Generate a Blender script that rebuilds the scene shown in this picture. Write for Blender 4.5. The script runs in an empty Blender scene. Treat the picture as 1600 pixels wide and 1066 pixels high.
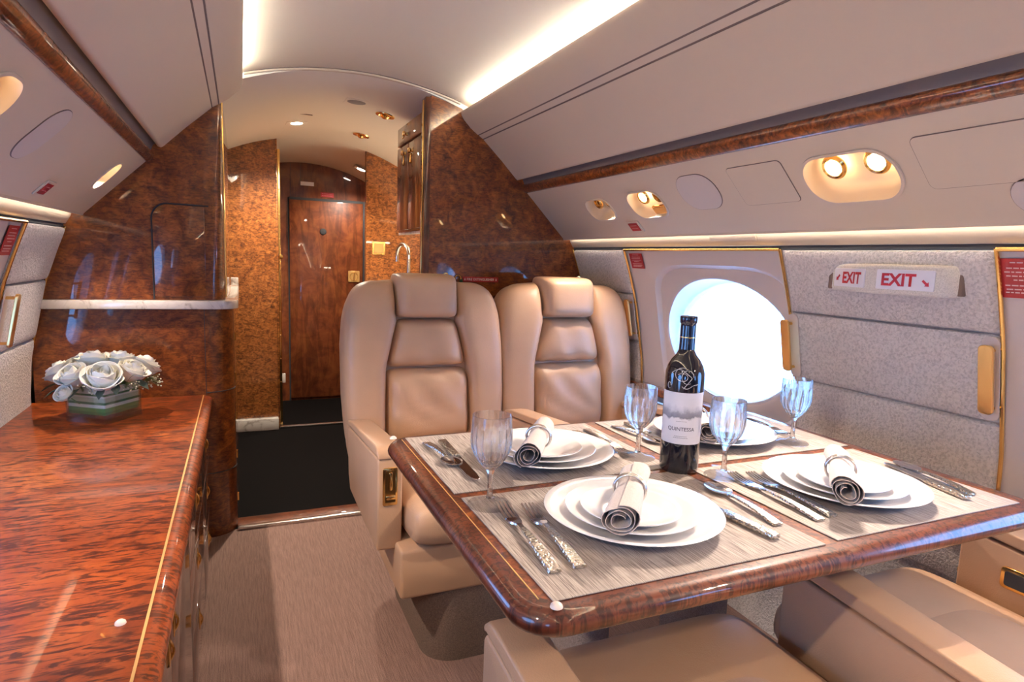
import bpy, bmesh, math, random
from mathutils import Vector, Matrix
random.seed(7)
S = bpy.context.scene
COL = S.collection
PI = math.pi
R = math.radians

# ------------------------------------------------------------------ camera
cam_d = bpy.data.cameras.new('camera')
cam = bpy.data.objects.new('camera', cam_d); COL.objects.link(cam)
YAW, PITCH, ROLL, FPX = 0.413229, 0.129131, 0.0359448, 971.578
fw = Vector((math.sin(YAW)*math.cos(PITCH), math.cos(YAW)*math.cos(PITCH), -math.sin(PITCH)))
rt = Vector((math.cos(YAW), -math.sin(YAW), 0)); up = rt.cross(fw)
r2 = math.cos(ROLL)*rt + math.sin(ROLL)*up; u2 = -math.sin(ROLL)*rt + math.cos(ROLL)*up
cam.matrix_world = Matrix(((r2.x, u2.x, -fw.x, 0), (r2.y, u2.y, -fw.y, 0), (r2.z, u2.z, -fw.z, 1.12), (0, 0, 0, 1)))
cam_d.sensor_width = 36; cam_d.lens = FPX/1600*36; cam_d.clip_start = 0.02
S.camera = cam
# ------------------------------------------------------------------ world, exposure
W = bpy.data.worlds.new('world'); S.world = W; W.use_nodes = True
W.node_tree.nodes['Background'].inputs[0].default_value = (0.21, 0.46, 1.0, 1)
W.node_tree.nodes['Background'].inputs[1].default_value = 5.6
S.view_settings.view_transform = 'Standard'; S.view_settings.look = 'None'
S.view_settings.gamma = 1; S.view_settings.use_curve_mapping = False
S.view_settings.exposure = 0.85
S.cycles.max_bounces = 8; S.cycles.transparent_max_bounces = 12; S.cycles.transmission_bounces = 8
S.cycles.sample_clamp_indirect = 6; S.cycles.use_denoising = True
S.cycles.caustics_refractive = True; S.cycles.caustics_reflective = True; S.cycles.blur_glossy = 0.5
# light levels (cabin lamps, and the fill bar added in the galley)
E_STRIP, E_COVE, E_READ, E_DOWN, E_UNDER = 48.0, 14.0, 15.0, 82.0, 28.0
WARM = (1.0, 0.82, 0.68); COOL = (0.80, 0.90, 1.0); NEUT = (1.0, 0.86, 0.74)

# ------------------------------------------------------------------ helpers
WL = {}
def wloc(o): return WL.get(o.name, Vector((0, 0, 0)))
def link(o): COL.objects.link(o); return o
def empty(name, loc=(0, 0, 0), rz=0, parent=None):
    o = bpy.data.objects.new(name, None); link(o); o.empty_display_size = .05
    o.location = loc; o.rotation_euler[2] = rz; WL[o.name] = Vector(loc)
    return o
def tag(o, label=None, cat=None, group=None, kind=None):
    if label: o['label'] = label
    if cat: o['category'] = cat
    if group: o['group'] = group
    if kind: o['kind'] = kind
    return o
def thing(name, label, cat, loc=(0, 0, 0), rz=0, group=None): return tag(empty(name, loc, rz), label, cat, group)
def struct(name, label, loc=(0, 0, 0)): return tag(empty(name, loc), label, None, None, 'structure')
def build(bm, name, mat, parent=None, local=False, angle=35, loc=None, label=None):
    """one mesh object from a bmesh; vertices are world coordinates unless local"""
    off = Vector((0, 0, 0))
    if loc is not None: off = Vector(loc)
    base = wloc(parent) if (parent and not local) else Vector((0, 0, 0))
    bmesh.ops.recalc_face_normals(bm, faces=bm.faces[:])
    if not local or loc is not None:
        d = off if loc is not None else base
        if not local: bmesh.ops.translate(bm, verts=bm.verts[:], vec=-d)
    me = bpy.data.meshes.new(name); bm.to_mesh(me); bm.free()
    me.polygons.foreach_set('use_smooth', [True]*len(me.polygons))
    me.set_sharp_from_angle(angle=R(angle))
    me.materials.append(mat)
    o = bpy.data.objects.new(name, me); link(o)
    if parent: o.parent = parent
    if loc is not None and not local:
        o.location = off - base; WL[o.name] = off
    else: WL[o.name] = base
    if label: o['label'] = label
    return o
def NB(): return bmesh.new()
def add(bm, vs, fs):
    v = [bm.verts.new(p) for p in vs]; out = []
    for f in fs:
        try: out.append(bm.faces.new([v[i] for i in f]))
        except ValueError: pass
    return v, out
def box(bm, x0, x1, y0, y1, z0, z1, r=0, seg=2, M=None):
    t = bmesh.new(); bmesh.ops.create_cube(t, size=1)
    for v in t.verts:
        v.co = Vector((x0+(v.co.x+.5)*(x1-x0), y0+(v.co.y+.5)*(y1-y0), z0+(v.co.z+.5)*(z1-z0)))
    if r: bmesh.ops.bevel(t, geom=t.edges[:], offset=r, segments=seg, affect='EDGES', profile=.5)
    if M is not None: bmesh.ops.transform(t, matrix=M, verts=t.verts[:])
    merge(bm, t)
def merge(bm, t):
    m = {}
    for v in t.verts: m[v] = bm.verts.new(v.co)
    for f in t.faces:
        try: bm.faces.new([m[v] for v in f.verts])
        except ValueError: pass
    t.free()
def prism(bm, pts, axis, a, b, r=0, seg=2, M=None):
    """polygon extruded along an axis; pts are the other two coordinates in xyz order"""
    def P(p, c): return {'x': (c, p[0], p[1]), 'y': (p[0], c, p[1]), 'z': (p[0], p[1], c)}[axis]
    t = bmesh.new(); n = len(pts)
    add(t, [P(p, a) for p in pts]+[P(p, b) for p in pts],
        [list(range(n)), list(range(n, 2*n))]+[[i, (i+1) % n, n+(i+1) % n, n+i] for i in range(n)])
    bmesh.ops.recalc_face_normals(t, faces=t.faces[:])
    if r:
        ed = [e for e in t.edges if e.calc_face_angle(0) > R(40)]
        bmesh.ops.bevel(t, geom=ed, offset=r, segments=seg, affect='EDGES', profile=.5)
    if M is not None: bmesh.ops.transform(t, matrix=M, verts=t.verts[:])
    merge(bm, t)
def lathe(bm, prof, n=32, c=(0, 0, 0), M=None, rad=None):
    t = bmesh.new(); rings = []
    for k, (r, z) in enumerate(prof):
        if r < 1e-6: rings.append([t.verts.new((0, 0, z))])
        else: rings.append([t.verts.new(((r if rad is None else rad(r, z, i, n))*math.cos(2*PI*i/n), (r if rad is None else rad(r, z, i, n))*math.sin(2*PI*i/n), z)) for i in range(n)])
    for a, b in zip(rings, rings[1:]):
        for i in range(n):
            j = (i+1) % n
            q = [a[i % len(a)], a[j % len(a)], b[j % len(b)], b[i % len(b)]]
            u = []
            for v in q:
                if v not in u: u.append(v)
            if len(u) > 2:
                try: t.faces.new(u)
                except ValueError: pass
    if M is not None: bmesh.ops.transform(t, matrix=M, verts=t.verts[:])
    bmesh.ops.translate(t, verts=t.verts[:], vec=Vector(c))
    merge(bm, t)
def tube(bm, pts, r, n=10, closed=False, cap=True, rr=None):
    pts = [Vector(p) for p in pts]; m = len(pts); rings = []; nrm = None
    for i, p in enumerate(pts):
        a = pts[(i-1) % m] if (closed or i > 0) else p
        b = pts[(i+1) % m] if (closed or i < m-1) else p
        d = (b-a).normalized()
        if nrm is None:
            nrm = d.orthogonal().normalized()
        nrm = (nrm - d*nrm.dot(d)).normalized(); bn = d.cross(nrm)
        q = r if rr is None else rr[i]
        rings.append([bm.verts.new(p+q*(math.cos(2*PI*k/n)*nrm+math.sin(2*PI*k/n)*bn)) for k in range(n)])
    seq = list(zip(rings, rings[1:]))
    if closed: seq.append((rings[-1], rings[0]))
    for A, B in seq:
        off = 0
        if closed and A is rings[-1]:
            off = min(range(n), key=lambda k: (A[0].co-B[k].co).length)
        for k in range(n):
            bm.faces.new((A[k], A[(k+1) % n], B[(k+1+off) % n], B[(k+off) % n]))
    if cap and not closed:
        bm.faces.new(rings[0]); bm.faces.new(rings[-1])
def pillow(bm, fn, nu=16, nv=16, p=5, q=2.2, c=.06, tf=.03, tb=.02, cn=8):
    """cushion: fn(u, v, d) maps the unit square and a signed thickness to space"""
    g = {}
    for side in (1, -1):
        for i in range(nu+1):
            for j in range(nv+1):
                u = math.sin(PI/2*(2*i/nu-1)); v = math.sin(PI/2*(2*j/nv-1))
                edge = i in (0, nu) or j in (0, nv)
                if edge and side == -1: g[(side, i, j)] = g[(1, i, j)]; continue
                h = (max(0, 1-abs(u)**p)*max(0, 1-abs(v)**p))**(1/q)
                uu = u*(1-c*abs(v)**cn); vv = v*(1-c*abs(u)**cn)
                g[(side, i, j)] = bm.verts.new(fn(uu, vv, (tf if side == 1 else -tb)*h))
        for i in range(nu):
            for j in range(nv):
                bm.faces.new((g[(side, i, j)], g[(side, i+1, j)], g[(side, i+1, j+1)], g[(side, i, j+1)]))
def rrect(w, h, r, n=6, cx=0, cy=0):
    o = []
    for (sx, sy, a0) in ((1, 1, 0), (-1, 1, 90), (-1, -1, 180), (1, -1, 270)):
        for k in range(n+1):
            a = R(a0+90*k/n)
            o.append((cx+sx*(w/2-r)+r*math.cos(a), cy+sy*(h/2-r)+r*math.sin(a)))
    return o
def interp(t, xs, ys):
    if t <= xs[0]: return ys[0]
    for a, b, c, d in zip(xs, xs[1:], ys, ys[1:]):
        if t <= b: return c+(d-c)*(t-a)/(b-a)
    return ys[-1]
def dup(o, parent=None):
    c = o.copy(); link(c); c.parent = parent
    for ch in [k for k in bpy.data.objects if k.parent is o]: dup(ch, c)
    return c
def text_part(name, txt, h, mat, parent, M, ext=.0004, width=None, bend=None, bold=.008):
    cu = bpy.data.curves.new(name, 'FONT'); cu.body = txt; cu.size = 1; cu.align_x = 'CENTER'; cu.align_y = 'CENTER'
    cu.extrude = 0; cu.offset = bold
    to = bpy.data.objects.new('tmp', cu); link(to)
    bpy.context.view_layer.update()
    me = bpy.data.meshes.new_from_object(to.evaluated_get(bpy.context.evaluated_depsgraph_get()))
    bpy.data.objects.remove(to); bpy.data.curves.remove(cu)
    xs = [v.co.x for v in me.vertices]; ys = [v.co.y for v in me.vertices]
    cx, cy = (min(xs)+max(xs))/2, (min(ys)+max(ys))/2; k = h/(max(ys)-min(ys)); kx = k if width is None else width/(max(xs)-min(xs))
    for v in me.vertices:
        q = Vector(((v.co.x-cx)*kx, (v.co.y-cy)*k, ext))
        v.co = bend(q) if bend else M @ q
    me.name = name; me.materials.clear(); me.materials.append(mat)
    o = bpy.data.objects.new(name, me); link(o)
    if parent:
        o.parent = parent
        if not bend:
            for v in me.vertices: v.co -= wloc(parent)
    return o
def frame(o, ex, ey, ez=None):
    ex = Vector(ex).normalized(); ey = Vector(ey).normalized(); ez = ex.cross(ey).normalized(); o = Vector(o)
    return Matrix(((ex.x, ey.x, ez.x, o.x), (ex.y, ey.y, ez.y, o.y), (ex.z, ey.z, ez.z, o.z), (0, 0, 0, 1)))

# ------------------------------------------------------------------ materials
class NT:
    def __init__(s, name):
        s.m = bpy.data.materials.new(name); s.m.use_nodes = True; s.t = s.m.node_tree; s.b = s.t.nodes['Principled BSDF']
    def n(s, typ, **kw):
        x = s.t.nodes.new(typ)
        for k, v in kw.items():
            if k.startswith('_'): setattr(x, k[1:], v)
            else: x.inputs[k.replace('__', ' ')].default_value = v
        return x
    def l(s, a, b): s.t.links.new(a, b)
    def p(s, **kw):
        for k, v in kw.items(): s.b.inputs[k.replace('__', ' ')].default_value = v
        return s
    def coords(s, scale=(1, 1, 1), rot=(0, 0, 0), kind='Object'):
        tc = s.n('ShaderNodeTexCoord'); mp = s.n('ShaderNodeMapping'); mp.inputs['Scale'].default_value = scale; mp.inputs['Rotation'].default_value = rot
        s.l(tc.outputs[kind], mp.inputs[0]); return mp.outputs[0]
    def noise(s, vec, scale, detail=4, rough=.5, dist=0):
        x = s.n('ShaderNodeTexNoise', Scale=scale, Detail=detail, Roughness=rough, Distortion=dist); s.l(vec, x.inputs['Vector']); return x.outputs['Fac']
    def ramp(s, fac, stops):
        x = s.n('ShaderNodeValToRGB'); e = x.color_ramp.elements
        while len(e) < len(stops): e.new(.5)
        for k, (pos, c) in enumerate(stops): e[k].position = pos; e[k].color = (*c, 1)
        s.l(fac, x.inputs[0]); return x.outputs[0]
    def mix(s, a, b, fac, mode='MIX'):
        x = s.n('ShaderNodeMix', _data_type='RGBA', _blend_type=mode)
        for i, v in ((6, a), (7, b)):
            if isinstance(v, tuple): x.inputs[i].default_value = (*v, 1)
            else: s.l(v, x.inputs[i])
        if isinstance(fac, (int, float)): x.inputs[0].default_value = fac
        else: s.l(fac, x.inputs[0])
        return x.outputs[2]
    def bump(s, h, strength=.3, dist=.002):
        x = s.n('ShaderNodeBump', Strength=strength, Distance=dist); s.l(h, x.inputs['Height']); s.l(x.outputs[0], s.b.inputs['Normal']); return x
    def col(s, c): s.l(c, s.b.inputs['Base Color'])
def plain(name, c, rough=.5, metal=0, **kw):
    t = NT(name); t.p(Base__Color=(*c, 1), Roughness=rough, Metallic=metal, **kw); return t.m
def burl(name, dark, mid, light, scale=9, streak=(2, 30, 30), rot=(0, 0, 0), amt=.6, dist=2.0, coat=1.0):
    t = NT(name); v = t.coords((1, 1, 1), rot)
    a = t.noise(v, scale, 7, .62, dist)
    c = t.ramp(a, [(.3, dark), (.5, mid), (.72, light)])
    v2 = t.coords(streak, rot)
    s = t.noise(v2, 1.0, 5, .6, 1.2)
    s2 = t.ramp(s, [(.41, tuple(k*.26 for k in (1, .85, .75))), (.53, (1, 1, 1))])
    t.col(t.mix(c, s2, amt, 'MULTIPLY'))
    t.p(Roughness=.42, Coat__Weight=coat, Coat__Roughness=.03, Specular__IOR__Level=.3)
    return t.m
def leather(name, c):
    t = NT(name); v = t.coords()
    a = t.noise(v, 5, 3, .5); t.col(t.ramp(a, [(.3, tuple(k*.88 for k in c)), (.7, c)]))
    w = t.n('ShaderNodeTexVoronoi', Scale=420.0); t.l(v, w.inputs['Vector'])
    f = t.noise(v, 14, 4, .6, .8)
    ad = t.n('ShaderNodeMath', _operation='MULTIPLY_ADD'); t.l(f, ad.inputs[0]); ad.inputs[1].default_value = 3.0; t.l(w.outputs[0], ad.inputs[2])
    t.bump(ad.outputs[0], .16, .0016); t.p(Roughness=.38, Specular__IOR__Level=.4); return t.m
def fabric(name, c, scale=150, strength=.9):
    t = NT(name); v = t.coords()
    a = t.noise(v, scale, 2, .5, .6); t.col(t.ramp(a, [(.34, tuple(k*.74 for k in c)), (.58, c)]))  # darker hollows: shading of the pebbled relief put into the colour
    t.bump(a, strength, .006); t.p(Roughness=.9, Sheen__Weight=.2); return t.m
def emit(name, c, s):
    t = NT(name); t.p(Base__Color=(*c, 1), Emission__Color=(*c, 1), Emission__Strength=s, Roughness=.4); return t.m
M = {}
M['burl_top'] = burl('burl_worktop', (.12, .018, .003), (.32, .060, .009), (.48, .115, .017), 4, (17, 78, 78), (0, 0, R(10)), 1.0, 1.5, .5)
M['burl_wall'] = burl('burl_bulkhead', (.065, .012, .003), (.185, .046, .007), (.33, .10, .016), 22, (34, 34, 110), (0, R(12), 0), .6, .9)
M['burl_gold'] = burl('burl_galley', (.10, .025, .006), (.28, .088, .018), (.44, .165, .036), 30, (36, 36, 95), (0, R(18), 0), .75, 1.4)
M['burl_table'] = burl('burl_table', (.05, .010, .004), (.21, .052, .012), (.36, .11, .024), 26, (55, 55, 55), (0, 0, .3), .75, 2.0)
M['veneer_edge'] = burl('veneer_table_edge', (.06, .012, .006), (.14, .034, .013), (.22, .062, .024), 6, (95, 95, 8), (0, 0, .2), .9, .5)
M['veneer_door'] = burl('veneer_door', (.085, .019, .008), (.17, .042, .013), (.25, .075, .02), 7, (16, 16, 3), (0, 0, 0), .5, 1.2)
M['veneer_dark'] = burl('veneer_cabinet', (.05, .012, .006), (.10, .026, .010), (.16, .045, .014), 8, (14, 14, 4), (0, 0, 0), .5, 1.2)
M['leather'] = leather('leather_taupe', (.58, .36, .215))
M['stitch'] = plain('seam_thread', (.20, .14, .10), .8)
M['vinyl'] = NT('vinyl_headliner').p(Base__Color=(.63, .515, .385, 1), Roughness=.62).m
M['ceil'] = NT('headliner').p(Base__Color=(.64, .53, .41, 1), Roughness=.7).m
M['ceil_galley'] = plain('galley_headliner', (.80, .74, .64), .5)
M['plastic'] = plain('service_panel_plastic', (.64, .53, .40), .45)
M['cover'] = plain('cover_plate', (.62, .54, .48), .4)
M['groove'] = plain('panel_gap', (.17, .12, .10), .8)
M['dark'] = plain('dark_gap', (.03, .03, .035), .7)
M['channel'] = plain('rail_channel', (.14, .12, .12), .4, .0)
M['gold'] = plain('brass', (.90, .58, .20), .18, 1)
M['gold_dull'] = plain('satin_brass', (.85, .55, .22), .34, 1)
M['gold_dark'] = plain('aged_brass', (.30, .17, .06), .35, 1)
M['inlay'] = plain('brass_line', (.85, .55, .20), .45, .7)
M['steel'] = plain('polished_steel', (.72, .70, .68), .14, 1)
M['chrome'] = plain('satin_nickel', (.78, .76, .72), .22, 1)
M['porcelain'] = NT('porcelain').p(Base__Color=(.90, .88, .87, 1), Roughness=.18, Coat__Weight=.6, Coat__Roughness=.05).m
M['fabric_wall'] = fabric('wall_panel_fabric', (.74, .69, .655), 150, 1.0)
M['surround'] = plain('window_surround', (.66, .58, .54), .4)
M['surround_lt'] = plain('window_bezel', (.80, .80, .80), .3)
M['sign_white'] = plain('sign_white', (.85, .84, .88), .35)
M['sign_body'] = fabric('sign_housing', (.80, .76, .68), 420, .2)
M['sign_red'] = plain('sign_red', (.46, .012, .02), .4)
M['plac_red'] = plain('placard_red', (.36, .012, .02), .4)
M['plac_print'] = plain('placard_print', (.75, .55, .55), .5)
M['green'] = plain('indicator_green', (.01, .10, .03), .4)
M['black'] = NT('galley_floor_black').p(Base__Color=(.005, .004, .004, 1), Roughness=.7, Specular__IOR__Level=.03).m
M['marble'] = None
M['black_glass'] = NT('bottle_glass').p(Base__Color=(.006, .006, .012, 1), Roughness=.06, Coat__Weight=1.0, Coat__Roughness=.02).m
M['capsule'] = NT('bottle_capsule').p(Base__Color=(.008, .012, .035, 1), Roughness=.18, Coat__Weight=.7).m
M['ink'] = plain('label_ink', (.10, .09, .12), .6)
M['scroll'] = plain('etched_scroll', (.62, .60, .60), .35, .3)
M['petal'] = NT('rose_petal').p(Base__Color=(.86, .82, .70, 1), Roughness=.5, Subsurface__Weight=.15, Subsurface__Radius=(.01, .01, .006)).m
M['petal_core'] = plain('rose_heart', (.80, .77, .60), .55)
M['leaf'] = plain('eucalyptus_leaf', (.10, .14, .10), .5)
M['leaf_dark'] = plain('rose_leaf', (.05, .11, .035), .5)
M['berry'] = plain('seed_berry', (.55, .54, .38), .6)
M['stem'] = plain('flower_stem', (.14, .20, .07), .6)
M['pearl'] = plain('bumper_stud', (.80, .66, .56), .25)
def _marble():
    t = NT('marble'); v = t.coords((1, 1, 1), (0, 0, .6)); a = t.noise(v, 9, 8, .6, 2.5)
    t.col(t.ramp(a, [(.36, (.38, .33, .29)), (.46, (.62, .57, .52)), (.7, (.70, .65, .60))])); t.p(Roughness=.16, Coat__Weight=.5); return t.m
M['marble'] = _marble()
def _carpet(name, c, sx, sy, amt, sz=30):
    t = NT(name); v = t.coords((sx, sy, sz)); a = t.noise(v, 1, 3, .6, .6)
    w = t.coords(); b = t.noise(w, 420, 2, .6); 
    col = t.ramp(a, [(.30, tuple(k*.68 for k in c)), (.66, c)])
    t.col(t.mix(col, t.ramp(b, [(.3, (.55, .55, .55)), (.65, (1, 1, 1))]), amt, 'MULTIPLY'))
    ad = t.n('ShaderNodeMath', _operation='ADD'); t.l(a, ad.inputs[0]); t.l(b, ad.inputs[1])
    t.bump(ad.outputs[0], .8, .004); t.p(Roughness=1, Specular__IOR__Level=.05); return t.m
M['carpet'] = _carpet('carpet_striped', (.45, .285, .235), 210, 14, .85)
M['carpet_plain'] = _carpet('carpet_plinth', (.34, .25, .20), 260, 260, .8, 260)
M['carpet_pedestal'] = _carpet('carpet_pedestal', (.52, .42, .36), 260, 260, .8, 260)
def _mat():
    t = NT('placemat_weave'); v = t.coords((680, 18, 1)); a = t.noise(v, 1, 2, .5)
    v2 = t.coords((60, 90, 1)); b = t.noise(v2, 1, 2, .5)
    c = t.ramp(a, [(.34, (.17, .14, .125)), (.5, (.36, .305, .27)), (.68, (.50, .435, .39))])
    t.col(t.mix(c, t.ramp(b, [(.3, (.8, .8, .8)), (.5, (1, 1, 1))]), .5, 'MULTIPLY')); t.bump(a, .5, .001); t.p(Roughness=.75); return t.m
M['placemat'] = _mat()
def _linen():
    t = NT('linen'); v = t.coords((1, 1, 1)); a = t.noise(v, 500, 2, .5); t.col(t.ramp(a, [(.3, (.48, .41, .37)), (.7, (.60, .52, .48))])); t.bump(a, .4, .0008); t.p(Roughness=.9, Sheen__Weight=.3); return t.m
M['linen'] = _linen()
def _silver():
    t = NT('hammered_handle'); v = t.coords((160, 160, 160)); w = t.n('ShaderNodeTexVoronoi', Scale=1.3); t.l(v, w.inputs['Vector'])
    t.col(t.ramp(w.outputs[0], [(.1, (.30, .29, .28)), (.5, (.72, .68, .60))])); t.bump(w.outputs[0], .9, .0012); t.p(Metallic=1, Roughness=.22); return t.m
M['handle'] = _silver()
def glassmat(name, tint, k=.6, ior=1.5):
    t = NT(name); g = t.n('ShaderNodeBsdfGlass', Roughness=0.0, IOR=ior); g.inputs['Color'].default_value = (*tint, 1)
    tr = t.n('ShaderNodeBsdfTransparent'); mx = t.n('ShaderNodeMixShader', Fac=k)
    t.l(tr.outputs[0], mx.inputs[1]); t.l(g.outputs[0], mx.inputs[2]); t.l(mx.outputs[0], t.t.nodes['Material Output'].inputs['Surface']); return t.m
M['crystal'] = glassmat('crystal', (1, 1, 1), .75)
M['crystal_foot'] = glassmat('crystal_foot', (1, 1, 1), .35)
M['vase_glass'] = glassmat('vase_glass', (.97, 1, .98), .42, 1.45)
def _pane():
    t = NT('window_pane'); tr = t.n('ShaderNodeBsdfTransparent'); gl = t.n('ShaderNodeBsdfGlossy', Roughness=0.0); mx = t.n('ShaderNodeMixShader', Fac=.04)
    tr.inputs[0].default_value = (.96, .98, 1, 1)
    t.l(tr.outputs[0], mx.inputs[1]); t.l(gl.outputs[0], mx.inputs[2]); t.l(mx.outputs[0], t.t.nodes['Material Output'].inputs['Surface']); return t.m
M['pane'] = _pane()
def _stripe():
    t = NT('striped_leaf'); tc = t.n('ShaderNodeTexCoord'); sp = t.n('ShaderNodeSeparateXYZ'); t.l(tc.outputs['Object'], sp.inputs[0])
    mm = t.n('ShaderNodeMath', _operation='MULTIPLY'); mm.inputs[1].default_value = 1/.16; t.l(sp.outputs[2], mm.inputs[0])
    r = t.n('ShaderNodeValToRGB'); e = r.color_ramp; e.interpolation = 'CONSTANT'
    G1, G2, Wt, Lt = (.05, .13, .03), (.09, .20, .05), (.62, .62, .52), (.40, .46, .32)
    st = [(0, G1), (.22, G2), (.30, Wt), (.36, G1), (.41, Lt), (.50, Wt), (.53, G1), (.57, Wt), (.70, G1), (.86, Wt), (.94, G2)]
    while len(e.elements) < len(st): e.elements.new(.5)
    for k, (pp, c) in enumerate(st): e.elements[k].position = pp; e.elements[k].color = (*c, 1)
    t.l(mm.outputs[0], r.inputs[0]); t.col(r.outputs[0]); t.p(Roughness=.5); return t.m
M['striped_leaf'] = _stripe()
def _label():
    t = NT('wine_label'); tc = t.n('ShaderNodeTexCoord'); sp = t.n('ShaderNodeSeparateXYZ'); t.l(tc.outputs['Object'], sp.inputs[0])
    v = t.coords((60, 60, 45)); n = t.noise(v, 1, 6, .65)
    ad = t.n('ShaderNodeMath', _operation='MULTIPLY_ADD'); t.l(n, ad.inputs[0]); ad.inputs[1].default_value = .030; t.l(sp.outputs[2], ad.inputs[2])
    mr = t.n('ShaderNodeMapRange'); mr.inputs['From Min'].default_value = .105; mr.inputs['From Max'].default_value = .165; t.l(ad.outputs[0], mr.inputs[0])
    c = t.ramp(mr.outputs[0], [(.0, (.72, .70, .74)), (.30, (.72, .70, .74)), (.36, (.20, .20, .24)), (.52, (.30, .30, .36)), (.60, (.52, .52, .58)), (.75, (.70, .69, .74))])
    t.col(c); t.p(Roughness=.55); return t.m
M['label'] = _label()
M['lamp'] = emit('lamp_bulb', (1.0, .74, .42), 14)
M['strip'] = emit('ceiling_light_strip', (.97, .99, .93), E_STRIP)
M['cove'] = emit('cove_light_strip', (1.0, .95, .90), E_COVE)
M['downlight'] = emit('downlight_lens', (1.0, .90, .74), 30)
M['under'] = emit('under_cabinet_and_fill', (1.0, .80, .54), E_UNDER)  # also the glow of the added galley fill bar
M['lens_grey'] = plain('speaker_grille', (.25, .25, .26), .4)

# ------------------------------------------------------------------ cabin section (half width from the centre line x = XC)
XC = .44
def HW(z): return interp(z, [0, .1, .4, .6, .73, .98, 1.1, 1.18, 1.26], [1.04, 1.07, 1.115, 1.12, 1.11, 1.06, 1.02, .99, .955])
def sx(s, hw): return XC+s*hw
Y0, YB = -2.2, 2.58
SIDE = {1: 'right', -1: 'left'}
def ext(name, pts, s, mat, parent, y0=Y0, y1=YB, r=0, angle=35):
    bm = NB(); prism(bm, [(sx(s, h), z) for h, z in pts], 'y', y0, y1, r, 3); return build(bm, name, mat, parent, angle=angle)

# floor
fl = struct('floor', 'beige striped carpet on the cabin floor')
bm = NB(); box(bm, -.62, 1.5, Y0, 2.63, -.03, 0); build(bm, 'carpet', M['carpet'], fl)
fg = struct('floor_galley', 'black galley and entrance floor beyond the carpet')
bm = NB(); box(bm, -.6, 1.5, 2.63, 5.0, -.03, 0); build(bm, 'vinyl', M['black'], fg)
th = struct('trim_1', 'wooden threshold with a metal edge where the carpet ends')
bm = NB(); box(bm, -.03, .74, 2.635, 2.72, 0, .012, .003); build(bm, 'wood_strip', M['veneer_door'], th)
bm = NB(); box(bm, -.03, .74, 2.612, 2.636, 0, .014, .003); build(bm, 'metal_strip', M['chrome'], th)
th = struct('trim_2', 'thin metal threshold strip in the entrance doorway')
bm = NB(); box(bm, .215, .76, 4.12, 4.15, 0, .016, .004); build(bm, 'metal_strip', M['chrome'], th)

# ceiling: centre panel and valances
ce = struct('ceiling', 'pinkish beige vaulted headliner with two recessed light strips')
def arch(hw, top=1.826, rad=1.43): return top-(rad-math.sqrt(max(0, rad*rad-hw*hw)))
bm = NB(); n = 28; a = [(-.53+1.06*i/n) for i in range(n+1)]
pts = [(XC+h, arch(h)) for h in a]+[(XC+h, arch(h)+.02) for h in reversed(a)]
prism(bm, pts, 'y', Y0, YB); build(bm, 'centre_panel', M['ceil'], ce)
bm = NB(); pts = [(XC+h, arch(h)-.002) for h in [-.42+.84*i/24 for i in range(25)]]; pts += [(x, z+.012) for x, z in reversed(pts)]
prism(bm, pts, 'y', 1.05, 1.053); build(bm, 'panel_joint', M['groove'], ce)
for s in (1, -1):
    lip = [(.427, 1.735), (.421, 1.728), (.423, 1.716), (.435, 1.698), (.466, 1.667), (.498, 1.644), (.506, 1.652), (.500, 1.662), (.474, 1.686), (.448, 1.712), (.436, 1.735)]
    ext('valance_lip', lip, s, M['vinyl'], ce, angle=60)
    ext('valance_groove', [(.497, 1.6465), (.504, 1.6415), (.512, 1.650), (.505, 1.656)], s, M['groove'], ce)
    ext('valance_bead', [(.503, 1.6415), (.521, 1.630), (.530, 1.638), (.512, 1.650)], s, M['vinyl'], ce)
    ext('valance_groove', [(.520, 1.6315), (.526, 1.6275), (.534, 1.636), (.528, 1.640)], s, M['groove'], ce)
    ext('valance_panel', [(.525, 1.6265), (.61, 1.548), (.682, 1.476), (.690, 1.471), (.700, 1.474), (.698, 1.485), (.63, 1.558), (.54, 1.636)], s, M['vinyl'], ce, angle=60)
    sm = NB(); prism(sm, [(sx(s, h), z) for h, z in [(.458, 1.700), (.464, 1.700), (.464, 1.733), (.458, 1.733)]], 'y', Y0, YB-.10)
    st = build(sm, 'light_strip', M['strip'], ce)
    ext('rail_channel', [(.724, 1.454), (.745, 1.458), (.728, 1.505), (.699, 1.488), (.714, 1.478)], s, M['channel'], ce)

# fuselage shell, outside the linings, with openings at the windows
WIN = [1.68, .315, -1.05]            # window centres along the cabin
sh = struct('wall_outer_shell', 'fuselage skin behind the cabin linings')
bm = NB()
ys = [-2.3, Y0]
for w in sorted(WIN): ys += [w-.36, w+.36]
ys += [YB, 5.3]
prof = [(0, -.06), (1.0, -.06), (1.12, 0), (1.2, .4), (1.2, .60), (1.18, 1.14), (1.1, 1.3), (.9, 1.6), (.6, 1.9), (.3, 2.0), (0, 2.02)]
for s in (1, -1):
    for (h0, z0), (h1, z1) in zip(prof, prof[1:]):
        for ya, yb in zip(ys, ys[1:]):
            if z0 >= .59 and z1 <= 1.15 and any(abs((ya+yb)/2-w) < .1 for w in WIN): continue
            add(bm, [(sx(s, h0), ya, z0), (sx(s, h0), yb, z0), (sx(s, h1), yb, z1), (sx(s, h1), ya, z1)], [(0, 1, 2, 3)])
for y in (-2.3, 5.3):
    add(bm, [(sx(1, h), y, z) for h, z in prof]+[(sx(-1, h), y, z) for h, z in reversed(prof[1:-1])], [list(range(2*len(prof)-2))])
build(bm, 'skin', M['ceil'], sh)
bk = struct('wall_back', 'plain rear cabin bulkhead behind the seats')
bm = NB(); zz = [0, .1, .4, .6, .73, .98, 1.1, 1.18, 1.26, 1.42]
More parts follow.
